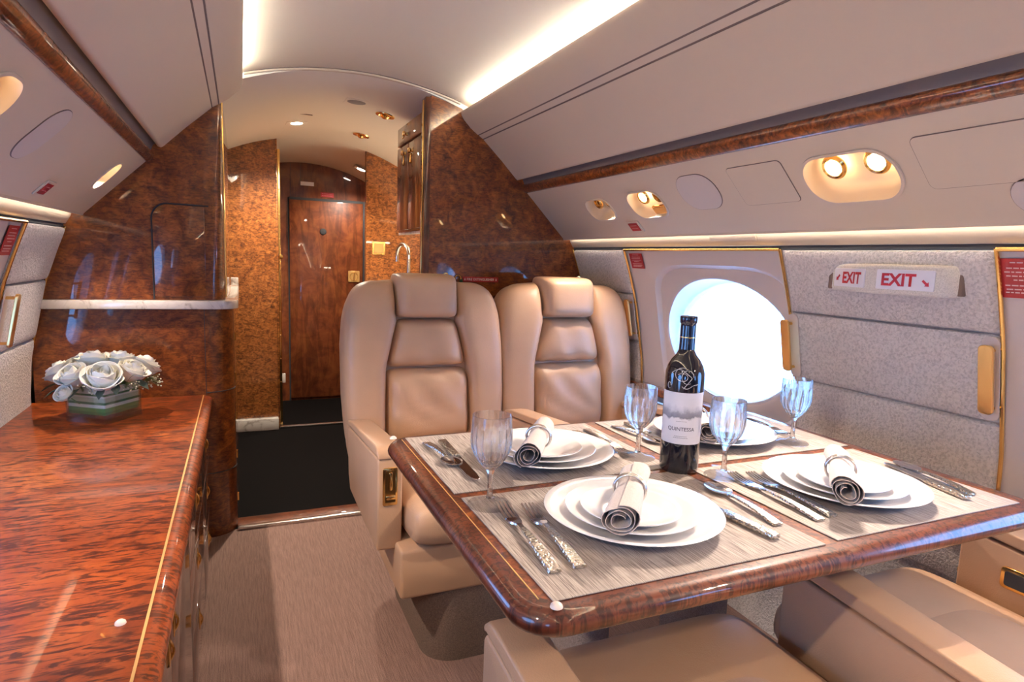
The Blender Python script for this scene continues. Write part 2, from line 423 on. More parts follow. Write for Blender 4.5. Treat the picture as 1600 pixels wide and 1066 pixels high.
pr_ = [(sx(1, HW(z)), z) for z in zz]+[(sx(1, .7), 1.6), (sx(1, .4), 1.85)]
prism(bm, pr_+[(2*XC-x, z) for x, z in reversed(pr_)], 'y', Y0-.05, Y0); build(bm, 'bulkhead_panel', M['vinyl'], bk)

# ------------------------------------------------------------------ side walls
def wallpt(s, y, z, d=0):
    """point on the side lining, d metres inwards"""
    return (sx(s, HW(z)-d), y, z)
def wall_patch(bm, s, y0, y1, z0, z1, t=.012, p=14, back=.012, nu=10, nv=12, c=.0):
    def fn(u, v, d): return wallpt(s, (y0+y1)/2+u*(y1-y0)/2, (z0+z1)/2+v*(z1-z0)/2, d)
    pillow(bm, fn, nu, nv, p, 3, c, t, back)
def fabric_bay(s, y0, y1, wall, handles=()):
    rows = [(.40, .80), (.80, 1.0), (1.0, 1.178)]
    res = []
    for z0, z1 in rows:
        bm = NB(); wall_patch(bm, s, y0+.004, y1-.004, z0, z1-.002, .016)
        res.append(build(bm, 'wall_panel', M['fabric_wall'], wall))
    for y in (y0, y1):      # brass edging
        bm = NB(); tube(bm, [wallpt(s, y, .62+(.56)*k/10, .006) for k in range(11)], .0045, 8); build(bm, 'brass_edging', M['gold'], wall)
    for yh, sgn in handles:
        pnl = res[1]
        bm = NB(); zc = .90
        w0 = Vector(wallpt(s, yh, zc, 0)); inw = Vector((-s, 0, 0))
        tilt = Vector(wallpt(s, yh, zc+.08))-Vector(wallpt(s, yh, zc-.08)); tilt.normalize()
        Mx = frame(w0+inw*.045, (0, 1, 0), tilt)
        prism(bm, rrect(.030, .155, .010), 'z', -.004, .004, .0015, 1, Mx)
        h = build(bm, 'pull_handle', M['gold_dull'], pnl)
        for dz in (-.066, .066):
            bm = NB(); tube(bm, [w0+tilt*dz+inw*-.005, w0+tilt*dz+inw*.044], .0045, 8); build(bm, 'handle_post', M['gold'], pnl)
        bm = NB(); prism(bm, rrect(.036, .19, .014), 'z', -.002, .001, 0, 1, frame(w0+inw*.0165+Vector((0, sgn*.006, 0)), (0, 1, 0), tilt)); build(bm, 'handle_recess', M['surround'], pnl)
    return res
def window_unit(s, yc, idx, wall, glaze=True):
    y0, y1 = yc-.325, yc+.475
    w = struct('window_%d' % idx, {(1, True): 'oval cabin window beside the dining table, bright white outside', (1, False): 'oval cabin window behind the camera on the right side', (-1, True): 'oval cabin window over the burl credenza', (-1, False): 'oval cabin window on the left side behind the camera'}[(s, yc > 1.5)])
    n = 64
    def ring(fy, fz, d, pw):   # superellipse in y, z on the lining, d outwards
        o = []
        for k in range(n):
            a = 2*PI*k/n; ca, sa = math.cos(a), math.sin(a)
            yy = yc+fy*math.copysign(abs(ca)**(2/pw), ca); z = .865+fz*math.copysign(abs(sa)**(2/pw), sa)
            o.append(wallpt(s, yy, z, -d))
        return o
    def rect():
        o = []
        zc, hz = .865, .31
        for k in range(n):
            a = 2*PI*k/n; ca, sa = math.cos(a), math.sin(a); m = max(abs(ca), abs(sa)); ca /= m; sa /= m
            yy = yc+(ca*(y1-yc) if ca > 0 else ca*(yc-y0)); z = zc+sa*(.315 if sa > 0 else .30)
            o.append(wallpt(s, yy, z, -.004))
        return o
    def loft(rs):
        bm = NB(); R_ = [[bm.verts.new(p) for p in r] for r in rs]
        for A, B in zip(R_, R_[1:]):
            for k in range(n): bm.faces.new((A[k], A[(k+1) % n], B[(k+1) % n], B[k]))
        return bm
    # subdivided outer sheet so it follows the curved lining
    def lerp(A, B, f):
        o = []
        for a, b in zip(A, B):
            y = a[1]+(b[1]-a[1])*f; z = a[2]+(b[2]-a[2])*f; o.append(wallpt(s, y, z, -.004))
        return o
    Rr, S1 = rect(), ring(.345, .262, .004, 4.5)
    build(loft([Rr, lerp(Rr, S1, .33), lerp(Rr, S1, .66), S1, ring(.338, .255, .012, 4.5), ring(.332, .25, .02, 4.5)]), 'surround', M['surround'], w)
    build(loft([ring(.332, .25, .02, 4.5), ring(.322, .236, .021, 2.6), ring(.312, .222, .020, 2.2), ring(.306, .216, .024, 2.1)]), 'recess', M['surround'], w)
    def flat(fy, fz, x): return [(sx(s, x), yc+fy*math.cos(2*PI*k/n), .865+fz*math.sin(2*PI*k/n)) for k in range(n)]
    build(loft([ring(.306, .216, .024, 2.1), flat(.303, .211, 1.135), flat(.297, .205, 1.142), flat(.295, .203, 1.15), flat(.293, .201, 1.17)]), 'bezel', M['surround_lt'], w, angle=50)
    bm = NB(); v = [bm.verts.new(p) for p in flat(.296, .204, 1.152)]; bm.faces.new(v); build(bm, 'pane', M['pane'], w)
    return w
walls = {}
for s in (1, -1):
    wl = struct('wall_'+SIDE[s], {1: 'right side wall with padded grey fabric panels and brass edging', -1: 'left side wall with padded grey fabric panels above the credenza'}[s])
    walls[s] = wl
    # lower lining, cove and service panel
    zs = [0, .1, .2, .3, .4, .5, .56]
    bm = NB(); prism(bm, [(sx(s, HW(z)), z) for z in zs]+[(sx(s, HW(z)+.02), z) for z in reversed(zs)], 'y', Y0, YB); build(bm, 'lower_lining', M['fabric_wall'], wl)
    ext('cove_panel', [(.925, 1.258), (.953, 1.258), (.959, 1.246), (.968, 1.217), (.984, 1.190), (.996, 1.190), (.980, 1.222), (.968, 1.264), (.925, 1.264)], s, M['plastic'], wl, angle=60)
    ext('cove_gap', [(.990, 1.178), (.990, 1.189), (1.01, 1.189), (1.01, 1.178)], s, M['dark'], wl)
    bm = NB(); prism(bm, [(sx(s, h), z) for h, z in [(.931, 1.241), (.939, 1.241), (.939, 1.246), (.931, 1.246)]], 'y', Y0, YB-.03); build(bm, 'cove_light', M['cove'], wl)
    if s == 1:
        bm = NB(); box(bm, -.10, .10, -.012, .012, 0, .004, .0015, 2, frame((sx(1, .9665), 1.53, 1.216), (0, -1, 0), Vector((-.028, 0, .05)))); build(bm, 'release_tab', M['plastic'], wl)
    wi = sorted(WIN, reverse=True)
    for k, yc in enumerate(wi):
        window_unit(s, yc, k+1 if s == 1 else k+5, wl)
    hs = lambda *a: a
    bays = [(2.155, YB-.002, [(2.165, 1)])]
    for yc, nx in zip(wi, wi[1:]+[None]):
        top = yc-.325
        bot = (nx+.475) if nx is not None else Y0+.01
        bays.append((bot, top, [(top-.012, -1), (bot+.012, 1)] if yc > 1.5 else []))
    for y0, y1, h in bays:
        bm = NB(); zs = [.5, .6, .73, .98, 1.1, 1.18, 1.2]
        prism(bm, [(sx(s, HW(z)+.006), z) for z in zs]+[(sx(s, HW(z)+.03), z) for z in reversed(zs)], 'y', y0-.005, y1+.005); build(bm, 'panel_backing', M['surround'], wl)
        fabric_bay(s, y0, y1, wl, h)
    for k, (yc) in enumerate(wi[:2]):
        bm = NB(); tube(bm, [wallpt(s, yc-.325, 1.178, .006), wallpt(s, yc+.475, 1.178, .006)], .005, 8); build(bm, 'brass_edging', M['gold'], wl)
    # wood hand rail
    tr = struct('trim_%d' % (3 if s == 1 else 4), 'glossy burl hand rail along the %s overhead panel' % SIDE[s])
    ext('rail', [(.717, 1.453), (.712, 1.446), (.715, 1.434), (.726, 1.421), (.736, 1.418), (.750, 1.43), (.745, 1.457), (.728, 1.459)], s, M['burl_table'], tr, angle=60)
    # ledge
    if s == 1:
        tr = struct('trim_5', 'dark wood arm ledge low along the right side wall')
        bm = NB(); box(bm, 1.497, 1.552, -1.5, YB-.01, .605, .635, .008, 3); build(bm, 'ledge', M['burl_table'], tr)

# overhead service panels, with recesses cut through
def psu_frame(s, y, v):
    """v metres down the sloped service panel from its upper edge"""
    top = Vector((sx(s, .737), y, 1.42)); d = Vector((s*.195, 0, -.195)).normalized()
    return top+d*v, d, Vector((-s, 0, -1)).normalized()      # point, down-slope, inward normal
def psu_shape(w, h, r): return rrect(w, h, r, 8)
LAMPS = {1: [(2.10, .135, .17, .098, .042, 2), (1.80, .135, .185, .112, .048, 2), (1.02, .125, .235, .135, .062, 2), (-.2, .125, .235, .135, .062, 2)],
         -1: [(2.335, .115, .095, .112, .046, 1), (1.30, .115, .15, .140, .062, 1), (.2, .125, .15, .135, .062, 1), (-.8, .125, .15, .135, .062, 1)]}
for s in (1, -1):
    ps = struct('ceiling_service_panel_'+SIDE[s], 'beige overhead service panel with reading lights, %s side' % SIDE[s])
    cu = bpy.data.curves.new('tmp', 'CURVE'); cu.dimensions = '2D'; cu.fill_mode = 'BOTH'; cu.extrude = .004; cu.bevel_depth = 0
    Lv = .276
    def spl(pts):
        sp = cu.splines.new('POLY'); sp.points.add(len(pts)-1); sp.use_cyclic_u = True
        for q, p in zip(sp.points, pts): q.co = (p[0], p[1], 0, 1)
    spl([(Y0, 0), (YB-.002, 0), (YB-.002, Lv), (Y0, Lv)])
    for (y, v, w, h, r, nb) in LAMPS[s]: spl(rrect(w, h, r, 8, y, v))
    to = bpy.data.objects.new('tmp', cu); link(to); bpy.context.view_layer.update()
    me = bpy.data.meshes.new_from_object(to.evaluated_get(bpy.context.evaluated_depsgraph_get())); bpy.data.objects.remove(to)
    for vt in me.vertices:
        p, d, nn = psu_frame(s, vt.co.x, vt.co.y); vt.co = p-nn*(vt.co.z+.004)
    me.materials.clear(); me.materials.append(M['plastic']); me.name = 'sloped_panel'
    o = bpy.data.objects.new('sloped_panel', me); link(o); o.parent = ps
    ext('panel_edge', [(.930, 1.227), (.933, 1.221), (.939, 1.221), (.944, 1.231), (.940, 1.235), (.934, 1.232)], s, M['plastic'], ps, angle=60)
    # flush covers
    def flush(name, pts, mat, yv=None, grow=.0022):
        bm = NB()
        cy = sum(p[0] for p in pts)/len(pts); cv = sum(p[1] for p in pts)/len(pts)
        vs = []
        for (yy, vv) in pts:
            p, d, nn = psu_frame(s, yy, vv); vs.append(p)
        nn = psu_frame(s, 0, 0)[2]; n = len(pts)
        add(bm, [p+nn*.0022 for p in vs]+[p-nn*.002 for p in vs], [list(range(n)), list(range(n, 2*n))]+[[i, (i+1) % n, n+(i+1) % n, n+i] for i in range(n)])
        c_ = build(bm, name, mat, ps)
        bm = NB(); tube(bm, [p+nn*.0006 for p in vs], .0016, 6, closed=True); build(bm, 'cover_gap', M['groove'], c_)
    if s == 1:
        flush('blank_cover', rrect(.165, .128, .058, 8, 1.52, .112), M['cover'])
        flush('access_panel', rrect(.185, .128, .012, 4, 1.272, .112), M['plastic'])
        flush('access_panel', rrect(.40, .128, .014, 4, .655, .112), M['plastic'])
        flush('blank_cover', rrect(.20, .09, .044, 8, .62, .212), M['cover'])
        flush('access_panel', rrect(.40, .128, .014, 4, .16, .112), M['plastic'])
    else:
        flush('blank_cover', rrect(.112, .146, .052, 8, 1.612, .106), M['cover'])
        flush('blank_cover', rrect(.125, .128, .055, 8, .75, .112), M['cover'])

def reading_light(s, y, v, w, h, r, nb, label, aim, on, power=1.0):
    p, d, nn = psu_frame(s, y, v); ey = Vector((0, 1, 0))
    t = thing('reading_light', label, 'lamp', p, group='overhead reading lights')
    def P(a, b, k): return p+ey*a+d*b+nn*k
    def ringpts(f, k, sh=0): return [P(a*f[0], b*f[1]+sh, k) for a, b in rrect(w, h, r, 8)]
    n = len(ringpts((1, 1), 0))
    def loft(rs, cap=False):
        bm = NB(); R_ = [[bm.verts.new(q) for q in r_] for r_ in rs]
        for A, B in zip(R_, R_[1:]):
            for k in range(n): bm.faces.new((A[k], A[(k+1) % n], B[(k+1) % n], B[k]))
        if cap: bm.faces.new(R_[-1])
        return bm
    build(loft([ringpts((1.04, 1.06), .001), ringpts((1.03, 1.05), .004), ringpts((.98, .97), .0045), ringpts((.965, .95), .001), ringpts((.96, .94), -.006)]), 'bezel', M['plastic'], t, angle=50)
    build(loft([ringpts((.96, .94), -.004), ringpts((.93, .90), -.02), ringpts((.88, .80), -.042), ringpts((.80, .66), -.052)], True), 'bowl', M['plastic'], t, angle=60)
    for k in range(nb):
        off = (k-.5)*w*.46 if nb == 2 else 0
        c = P(off, -h*.10, -.032); ax = (nn*1.0+d*-.15).normalized()
        q = Vector((0, 0, 1)).rotation_difference(ax).to_matrix().to_4x4()
        rr_ = min(.0215, h*.17)
        bm = NB(); lathe(bm, [(rr_*1.42, 0), (rr_*1.45, .004), (rr_*1.25, .009), (rr_*1.0, .007), (rr_*.95, .0), (rr_*1.42, 0)], 28, c, q); g = build(bm, 'gimbal_ring', M['gold'], t)
        lit = k in on
        bm = NB(); lathe(bm, [(0, .0075), (rr_*.5, .007), (rr_*.85, .004), (rr_*.9, .0005), (0, .0)], 24, c, q); build(bm, 'bulb' if lit else 'air_nozzle', M['lamp'] if lit else M['gold'], t)
        if lit:
            ld = bpy.data.lights.new('reading_beam', 'SPOT'); ld.energy = E_READ*power; ld.color = WARM; ld.spot_size = R(95); ld.spot_blend = .6; ld.shadow_soft_size = .014
            lo = bpy.data.objects.new('reading_beam', ld); link(lo); lo.parent = t
            pos = c+ax*.014; lo.location = pos-Vector(p)
            lo.rotation_euler = (Vector(aim[k % len(aim)])-pos).to_track_quat('-Z', 'Y').to_euler()
    return t
a = LAMPS[1]
reading_light(1, *a[0], 'small overhead reading light nearest the right burl bulkhead', [(1.1, 1.9, .5)], (0,), .7)
tl = reading_light(1, *a[1], 'overhead reading light with a small brass grille, second from the right bulkhead', [(1.0, 1.5, .7)], (1,), .8)
p, d, nn = psu_frame(1, 1.755, .165)
bm = NB(); prism(bm, rrect(.075, .034, .006), 'z', -.006, .001, .001, 1, frame(p-nn*.004, (0, -1, 0), -d)); g = build(bm, 'grille_frame', M['gold'], tl)
bm = NB(); prism(bm, rrect(.060, .022, .003), 'z', 0, .003, 0, 1, frame(p-nn*.004, (0, -1, 0), -d)); build(bm, 'grille', M['gold_dull'], tl)
reading_light(1, *a[2], 'large overhead reading light with two lit bulbs above the near plates', [(.75, .8, .72), (.95, .95, .72)], (0, 1), 1.25)
reading_light(1, *a[3], 'overhead reading light behind the camera on the right', [(1.0, .2, .5)], (0, 1), .8)
a = LAMPS[-1]
reading_light(-1, *a[0], 'narrow lit reading light beside the left burl bulkhead', [(-.40, 2.25, .65)], (0,), 1.1)
reading_light(-1, *a[1], 'lit reading light at the left edge over the credenza', [(-.05, 1.6, .3)], (0,), 1.5)
reading_light(-1, *a[2], 'reading light over the near end of the credenza', [(.3, .55, .4)], (0,), .9)
reading_light(-1, *a[3], 'reading light over the rear of the credenza', [(-.1, -.7, .4)], (0,), .8)
def placard(name, label, M4, w, h, lines, cat='sign', base=None, mat='plac_red'):
    t = thing(name, label, cat, M4.translation)
    if base:
        bm = NB(); prism(bm, rrect(w*base[0], h*base[1], .006, 3), 'z', 0, .004, .001, 1, M4); build(bm, 'holder', M['plastic'], t)
    z0 = .004 if base else 0
    bm = NB(); prism(bm, rrect(w, h, .001, 2), 'z', z0, z0+.0012, 0, 1, M4); build(bm, 'plate', M[mat], t)
    if lines:
        bm = NB()
        for (x0, x1, y) in lines:
            k = random.random()*.02
            xa = x0
            while xa < x1:     # broken strokes, like print too small to read
                xb = min(x1, xa+random.uniform(.05, .13)); 
                prism(bm, [(xa*w, y*h-h*.014), (xb*w, y*h-h*.014), (xb*w, y*h+h*.014), (xa*w, y*h+h*.014)], 'z', z0+.0012, z0+.0016, 0, 1, M4); xa = xb+.025
        build(bm, 'print', M['plac_print'], t)
    return t
LN = [(-.25, .25, .40), (-.32, .32, .26), (-.36, .30, .16), (-.33, .36, .06), (-.2, .2, -.04), (-.36, .34, -.18), (-.34, .36, -.28), (-.36, .28, -.36)]
def wall_frame(s, y, z, d=.02):
    w0 = Vector(wallpt(s, y, z, d)); tl_ = (Vector(wallpt(s, y, z+.05))-Vector(wallpt(s, y, z-.05))).normalized()
    return frame(w0, (0, -s, 0), tl_)
placard('placard', 'red instruction placard at the upper left of the right window', wall_frame(1, 2.09, 1.135, .001), .085, .062, LN)
placard('placard', 'red instruction placard cut by the right edge of the picture', wall_frame(1, .745, 1.12, .001), .10, .085, LN)
placard('placard', 'red instruction placard on the left window surround', wall_frame(-1, 2.095, 1.125, .001), .085, .085, LN)
for s, y, lb in ((1, 1.955, 'small red sign under the right reading lights'), (-1, 1.965, 'small red sign under the left service panel')):
    p, d, nn = psu_frame(s, y, .226 if s == 1 else .225)
    placard('warning_sign', lb, frame(p+nn*.0005, (0, -s, 0), -d), .055, .036, [(-.34, .34, .2), (-.34, .34, -.15)], base=(1.45, 1.45))

# ------------------------------------------------------------------ EXIT sign on the right wall
t = thing('exit_sign', 'two-faced exit sign in a grey wedge housing on the padded wall', 'sign', (1.45, 1.04, 1.107))
bm = NB(); z0, z1 = 1.072, 1.142
prism(bm, [(1.465, 1.188), (1.440, 1.188), (1.381, 1.032), (1.394, .868), (1.465, .855)], 'z', z0, z1, .009, 3); build(bm, 'housing', M['sign_body'], t)
bm = NB(); prism(bm, [(1.468, 1.196), (1.441, 1.196), (1.437, 1.18), (1.434, .90), (1.436, .853), (1.468, .853)], 'z', z0+.004, z1+.004, .003, 2); build(bm, 'shadow_backing', M['groove'], t)  # dark plate around the housing, standing in for its shadow on the wall
def face(a, b, name, w, txt, arrow_left):
    a, b = Vector(a), Vector(b); ex = (b-a).normalized(); Mx = frame((a+b)/2, ex, (0, 0, 1)); Mx.translation += (Mx.to_3x3() @ Vector((0, 0, .001)))
    bm = NB(); prism(bm, rrect(w, .046, .003, 3), 'z', -.002, .0015, .0006, 1, Mx); pl = build(bm, name, M['sign_white'], t)
    tw = w*.60; sh_ = w*(.10 if arrow_left else -.10)
    text_part('lettering', 'EXIT', .029, M['sign_red'], pl, Mx @ Matrix.Translation((sh_, 0, .0016)), width=tw, bold=.034)
    ar = [(-.5, .13), (.1, .13), (.1, .32), (.5, 0), (.1, -.32), (.1, -.13), (-.5, -.13)]
    sc = w*.15; ang = R(-135 if arrow_left else -42); px = (-w*.36 if arrow_left else w*.365); py = -.001 if arrow_left else -.006
    bm = NB(); prism(bm, [(px+sc*(x*math.cos(ang)-y*math.sin(ang)), py+sc*(x*math.sin(ang)+y*math.cos(ang))) for x, y in ar], 'z', .0015, .0022, 0, 1, Mx); build(bm, 'arrow', M['sign_red'], pl)
face((1.4385, 1.181, 1.107), (1.3825, 1.037, 1.107), 'face_plate', .130, 'EXIT', True)
face((1.3805, 1.024, 1.107), (1.3925, .874, 1.107), 'face_plate', .130, 'EXIT', False)

# ------------------------------------------------------------------ forward bulkheads and galley
BH = [(1.06, 0), (1.115, .4), (1.13, .6), (1.12, .73), (1.07, .98), (1.0, 1.18), (.95, 1.26), (.765, 1.42), (.73, 1.47), (.66, 1.555), (.575, 1.63), (.504, 1.672)]
def bh(s, z): return sx(s, interp(z, [p[1] for p in BH], [p[0] for p in BH]))
def corner_bevel(bm, x, y, r, seg=6):
    ed = [e for e in bm.edges if all(abs(v.co.x-x) < .002 and abs(v.co.y-y) < .002 for v in e.verts)]
    bmesh.ops.bevel(bm, geom=ed, offset=r, segments=seg, affect='EDGES', profile=.5)
t = thing('galley_upper_cabinet', 'tall glossy burl cabinet standing on the white marble ledge', 'cabinet', (-.3, 2.9, .932))
zz = [.932, .98, 1.18, 1.26, 1.42, 1.47, 1.555, 1.63, 1.672]
pts = [(bh(-1, z), z) for z in zz]+[(-.054, 1.705), (-.054, .932)]
bm = NB(); prism(bm, pts, 'y', YB, 4.09); corner_bevel(bm, -.054, YB, .05, 8); build(bm, 'body', M['burl_wall'], t, angle=25)
dp = [(-.118, .945), (-.118, 1.272), (-.235, 1.275)]+[(-.235+.05*math.cos(R(90+18*k)), 1.225+.05*math.sin(R(90+18*k))) for k in range(1, 6)]+[(-.285, .945)]
bm = NB(); prism(bm, dp, 'y', YB-.006, YB+.004, .002, 2); dr = build(bm, 'door', M['burl_wall'], t)
bm = NB(); tube(bm, [(x, YB-.0035, z) for x, z in [(-.288, .935), (-.288, 1.225)]+[(-.235+.053*math.cos(R(180-15*k)), 1.225+.053*math.sin(R(180-15*k))) for k in range(1, 7)]+[(-.104, 1.276)]], .0028, 6); build(bm, 'door_gap', M['dark'], dr)
bm = NB(); tube(bm, [(-.0535, YB+.055, .94), (-.0535, YB+.055, 1.66)], .004, 8); build(bm, 'brass_edging', M['gold'], t)
t = thing('galley_worktop', 'white marble ledge running across the left burl bulkhead', 'worktop', (-.3, 2.9, .9))
c_ = [(-.01-.07+.07*math.cos(R(-90+15*k)), 2.545+.07+.07*math.sin(R(-90+15*k))) for k in range(7)]
bm = NB(); prism(bm, [(bh(-1, .92)+.01, 2.545)]+c_+[(-.01, 3.7), (bh(-1, .92), 3.7)], 'z', .9, .931, .003, 2); build(bm, 'slab', M['marble'], t)
bm = NB(); box(bm, -.054+.004, -.012, 3.68, 3.70, .932, .975, .002); build(bm, 'upstand', M['marble'], t)
t = thing('galley_cabinet', 'dark burl lower galley cabinet under the marble ledge', 'cabinet', (-.3, 2.9, 0))
c_ = [(-.028-.10+.10*math.cos(R(-90+11.25*k)), YB+.10+.10*math.sin(R(-90+11.25*k))) for k in range(9)]
bm = NB(); prism(bm, [(-.66, YB)]+c_+[(-.028, 3.68), (-.66, 3.68)], 'z', .0, .899); build(bm, 'body', M['burl_wall'], t)
bm = NB(); box(bm, -.1285, -.1265, YB-.0015, YB+.004, .02, .897); build(bm, 'door_gap', M['dark'], t)
for zh in (.12, .30, .46, .62, .78):
    bm = NB(); lathe(bm, [(0, -.016), (.0045, -.016), (.0045, .016), (0, .016)], 10, (-.027, YB+.103, zh)); build(bm, 'hinge', M['gold'], t)
for z_ in (.26, .58):
    bm = NB(); tube(bm, [(x+.0006, y-.0006, z_) for x, y in c_], .0018, 6); build(bm, 'drawer_gap', M['dark'], t)

wf = struct('wall_front_right', 'glossy burl bulkhead behind the two facing seats')
zz = [0, .4, .6, .73, .98, 1.18, 1.26, 1.42, 1.47, 1.555, 1.63, 1.672]
bm = NB(); prism(bm, [(bh(1, z), z) for z in zz]+[(.865, 1.742), (.80, 1.762), (.732, 1.778), (.732, 0)], 'y', YB, YB+.05); build(bm, 'bulkhead_panel', M['burl_wall'], wf)
bm = NB(); box(bm, .706, .7315, YB-.006, YB+.056, 0, 1.772, .005, 2); build(bm, 'edge_post', M['veneer_dark'], wf)
bm = NB(); tube(bm, [(.7045, YB+.02, .02), (.7045, YB+.02, 1.76)], .004, 8); build(bm, 'brass_edging', M['gold'], wf)
bm = NB(); tube(bm, [(bh(1, z)-.002, YB-.004, z) for z in (.62, .73, .85, .98, 1.08, 1.18)], .004, 6); build(bm, 'wall_gap', M['dark'], wf)
pl = thing('placard', 'red fire extinguisher placard on the right burl bulkhead', 'sign', (.969, YB, 1.03))
bm = NB(); prism(bm, rrect(.168, .022, .002, 2), 'z', 0, .0015, 0, 1, frame((.969, YB-.0005, 1.031), (1, 0, 0), (0, 0, 1))); build(bm, 'plate', M['plac_red'], pl)
text_part('lettering', 'FIRE EXTINGUISHER', .0105, M['sign_white'], pl, frame((.969, YB-.0022, 1.031), (1, 0, 0), (0, 0, 1)), width=.128)
for x in (.896, 1.042):
    bm = NB(); prism(bm, [(-.0012, .005), (.0012, .005), (.0012, -.001), (.0035, -.001), (0, -.006), (-.0035, -.001), (-.0012, -.001)], 'z', 0, .0004, 0, 1, frame((x, YB-.0022, 1.031), (1, 0, 0), (0, 0, 1))); build(bm, 'arrow', M['sign_white'], pl)
t = thing('coat_hook', 'small brass hook with a green tag on the burl bulkhead', 'hook', (.862, YB, 1.03))
bm = NB(); tube(bm, [(.862+.013*math.cos(a_), YB-.008, 1.034+.013*math.sin(a_)) for a_ in [R(-20+20*k) for k in range(12)]], .0032, 8); build(bm, 'ring', M['gold'], t)
bm = NB(); box(bm, .872, .886, YB-.004, YB-.001, 1.018, 1.034, .001); build(bm, 'tag', M['green'], t)

# galley ceiling, doorway, entrance
cg = struct('ceiling_galley', 'cream vaulted galley ceiling with downlights')
def ga(h): return arch(h, 1.842, 1.15)
hs_ = [-.78+1.56*i/30 for i in range(31)]
bm = NB(); prism(bm, [(XC+h, ga(h)-.02) for h in hs_]+[(XC+h, ga(h)+.01) for h in reversed(hs_)], 'y', YB+.001, 4.15); build(bm, 'vault', M['ceil_galley'], cg)
hh = [-.415+.83*i/24 for i in range(25)]
bm = NB(); prism(bm, [(XC+h, arch(h)-.008) for h in hh]+[(XC+h, arch(h)+.006) for h in reversed(hh)], 'y', YB-.012, YB+.006); build(bm, 'vault_bead', M['vinyl'], cg)
bm = NB(); prism(bm, [(XC+h, arch(h)-.0015) for h in hh]+[(XC+h, arch(h)+.006) for h in reversed(hh)], 'y', YB-.018, YB-.012); build(bm, 'vault_joint', M['groove'], cg)
bm = NB()
A = [(XC+h, 4.15, arch(h, 1.83, 1.15)) for h in hs_]; B = [(XC+h, 4.95, arch(h*.8, 1.772, .66)) for h in hs_]
add(bm, A+B+[(x, y, z+.02) for x, y, z in A+B], [(i, i+1, 31+i+1, 31+i) for i in range(30)]+[(62+i, 62+i+1, 93+i+1, 93+i) for i in range(30)]); build(bm, 'entrance_vault', M['ceil_galley'], cg)
for nm, (x, y, w, d_) in {'hatch_line': (.30, 3.42, .10, .003)}.items():
    bm = NB(); box(bm, x-w/2, x+w/2, y, y+d_, ga(x-XC)-.0215, ga(x-XC)-.018); build(bm, nm, M['groove'], cg)
def ceil_frame(x, y, dz=.02):
    h = x-XC; sl = -h/math.sqrt(1.15**2-h*h); return frame((x, y, ga(h)-dz), Vector((1, 0, sl)), (0, -1, 0))
def downlight(x, y, label, power, M4=None, aim=None):
    M4 = M4 or ceil_frame(x, y); t = thing('downlight', label, 'lamp', M4.translation, group='galley ceiling downlights')
    bm = NB(); prism(bm, rrect(.11, .085, .006, 3), 'z', -.002, .003, .001, 1, M4); build(bm, 'bezel', M['ceil_galley'], t)
    bm = NB(); lathe(bm, [(0, .0045), (.028, .0045), (.030, .002)], 24, (0, 0, 0), M4); build(bm, 'lens', M['downlight'], t)
    ld = bpy.data.lights.new('down_beam', 'SPOT'); ld.energy = power; ld.color = (1, .90, .74); ld.spot_size = R(140); ld.spot_blend = .6; ld.shadow_soft_size = .03
    lo = bpy.data.objects.new('down_beam', ld); link(lo); lo.parent = t; lo.location = M4.to_3x3() @ Vector((0, 0, .012))
    lo.rotation_euler = (Vector(aim or (x, y, 0))-M4.translation).to_track_quat('-Z', 'Y').to_euler()
downlight(.292, 3.66, 'square lit downlight in the galley ceiling', E_DOWN)
downlight(.80, 4.62, 'lit downlight in the entrance ceiling near the door', E_DOWN*.35, frame((.80, 4.60, arch(.36*.8, 1.80, 1.0)-.035), (1, 0, -.35), (0, -1, 0)), (.6, 4.6, 0))
t = thing('ceiling_speaker', 'dark square-framed speaker in the galley ceiling', 'speaker', (.506, 3.04, ga(.066)-.02)); M4 = ceil_frame(.506, 3.04)
bm = NB(); prism(bm, rrect(.105, .105, .006, 3), 'z', -.002, .003, .001, 1, M4); build(bm, 'bezel', M['ceil_galley'], t)
bm = NB(); lathe(bm, [(0, .006), (.03, .0055), (.042, .0032)], 28, (0, 0, 0), M4); build(bm, 'grille', M['lens_grey'], t)
for x, y, lb in ((.662, 3.15, 'brass air nozzle in the galley ceiling beside the speaker'), (.651, 3.75, 'brass air nozzle farther back in the galley ceiling')):
    M4 = ceil_frame(x, y); t = thing('air_nozzle', lb, 'air nozzle', M4.translation, group='galley air nozzles')
    bm = NB(); lathe(bm, [(.048, 0), (.046, .005), (.030, .007), (.026, .002)], 28, (0, 0, 0), M4); build(bm, 'rosette', M['gold'], t)
    bm = NB(); lathe(bm, [(0, .018), (.012, .017), (.020, .008), (.020, .0)], 20, (0, 0, 0), M4); build(bm, 'nozzle', M['gold'], t)

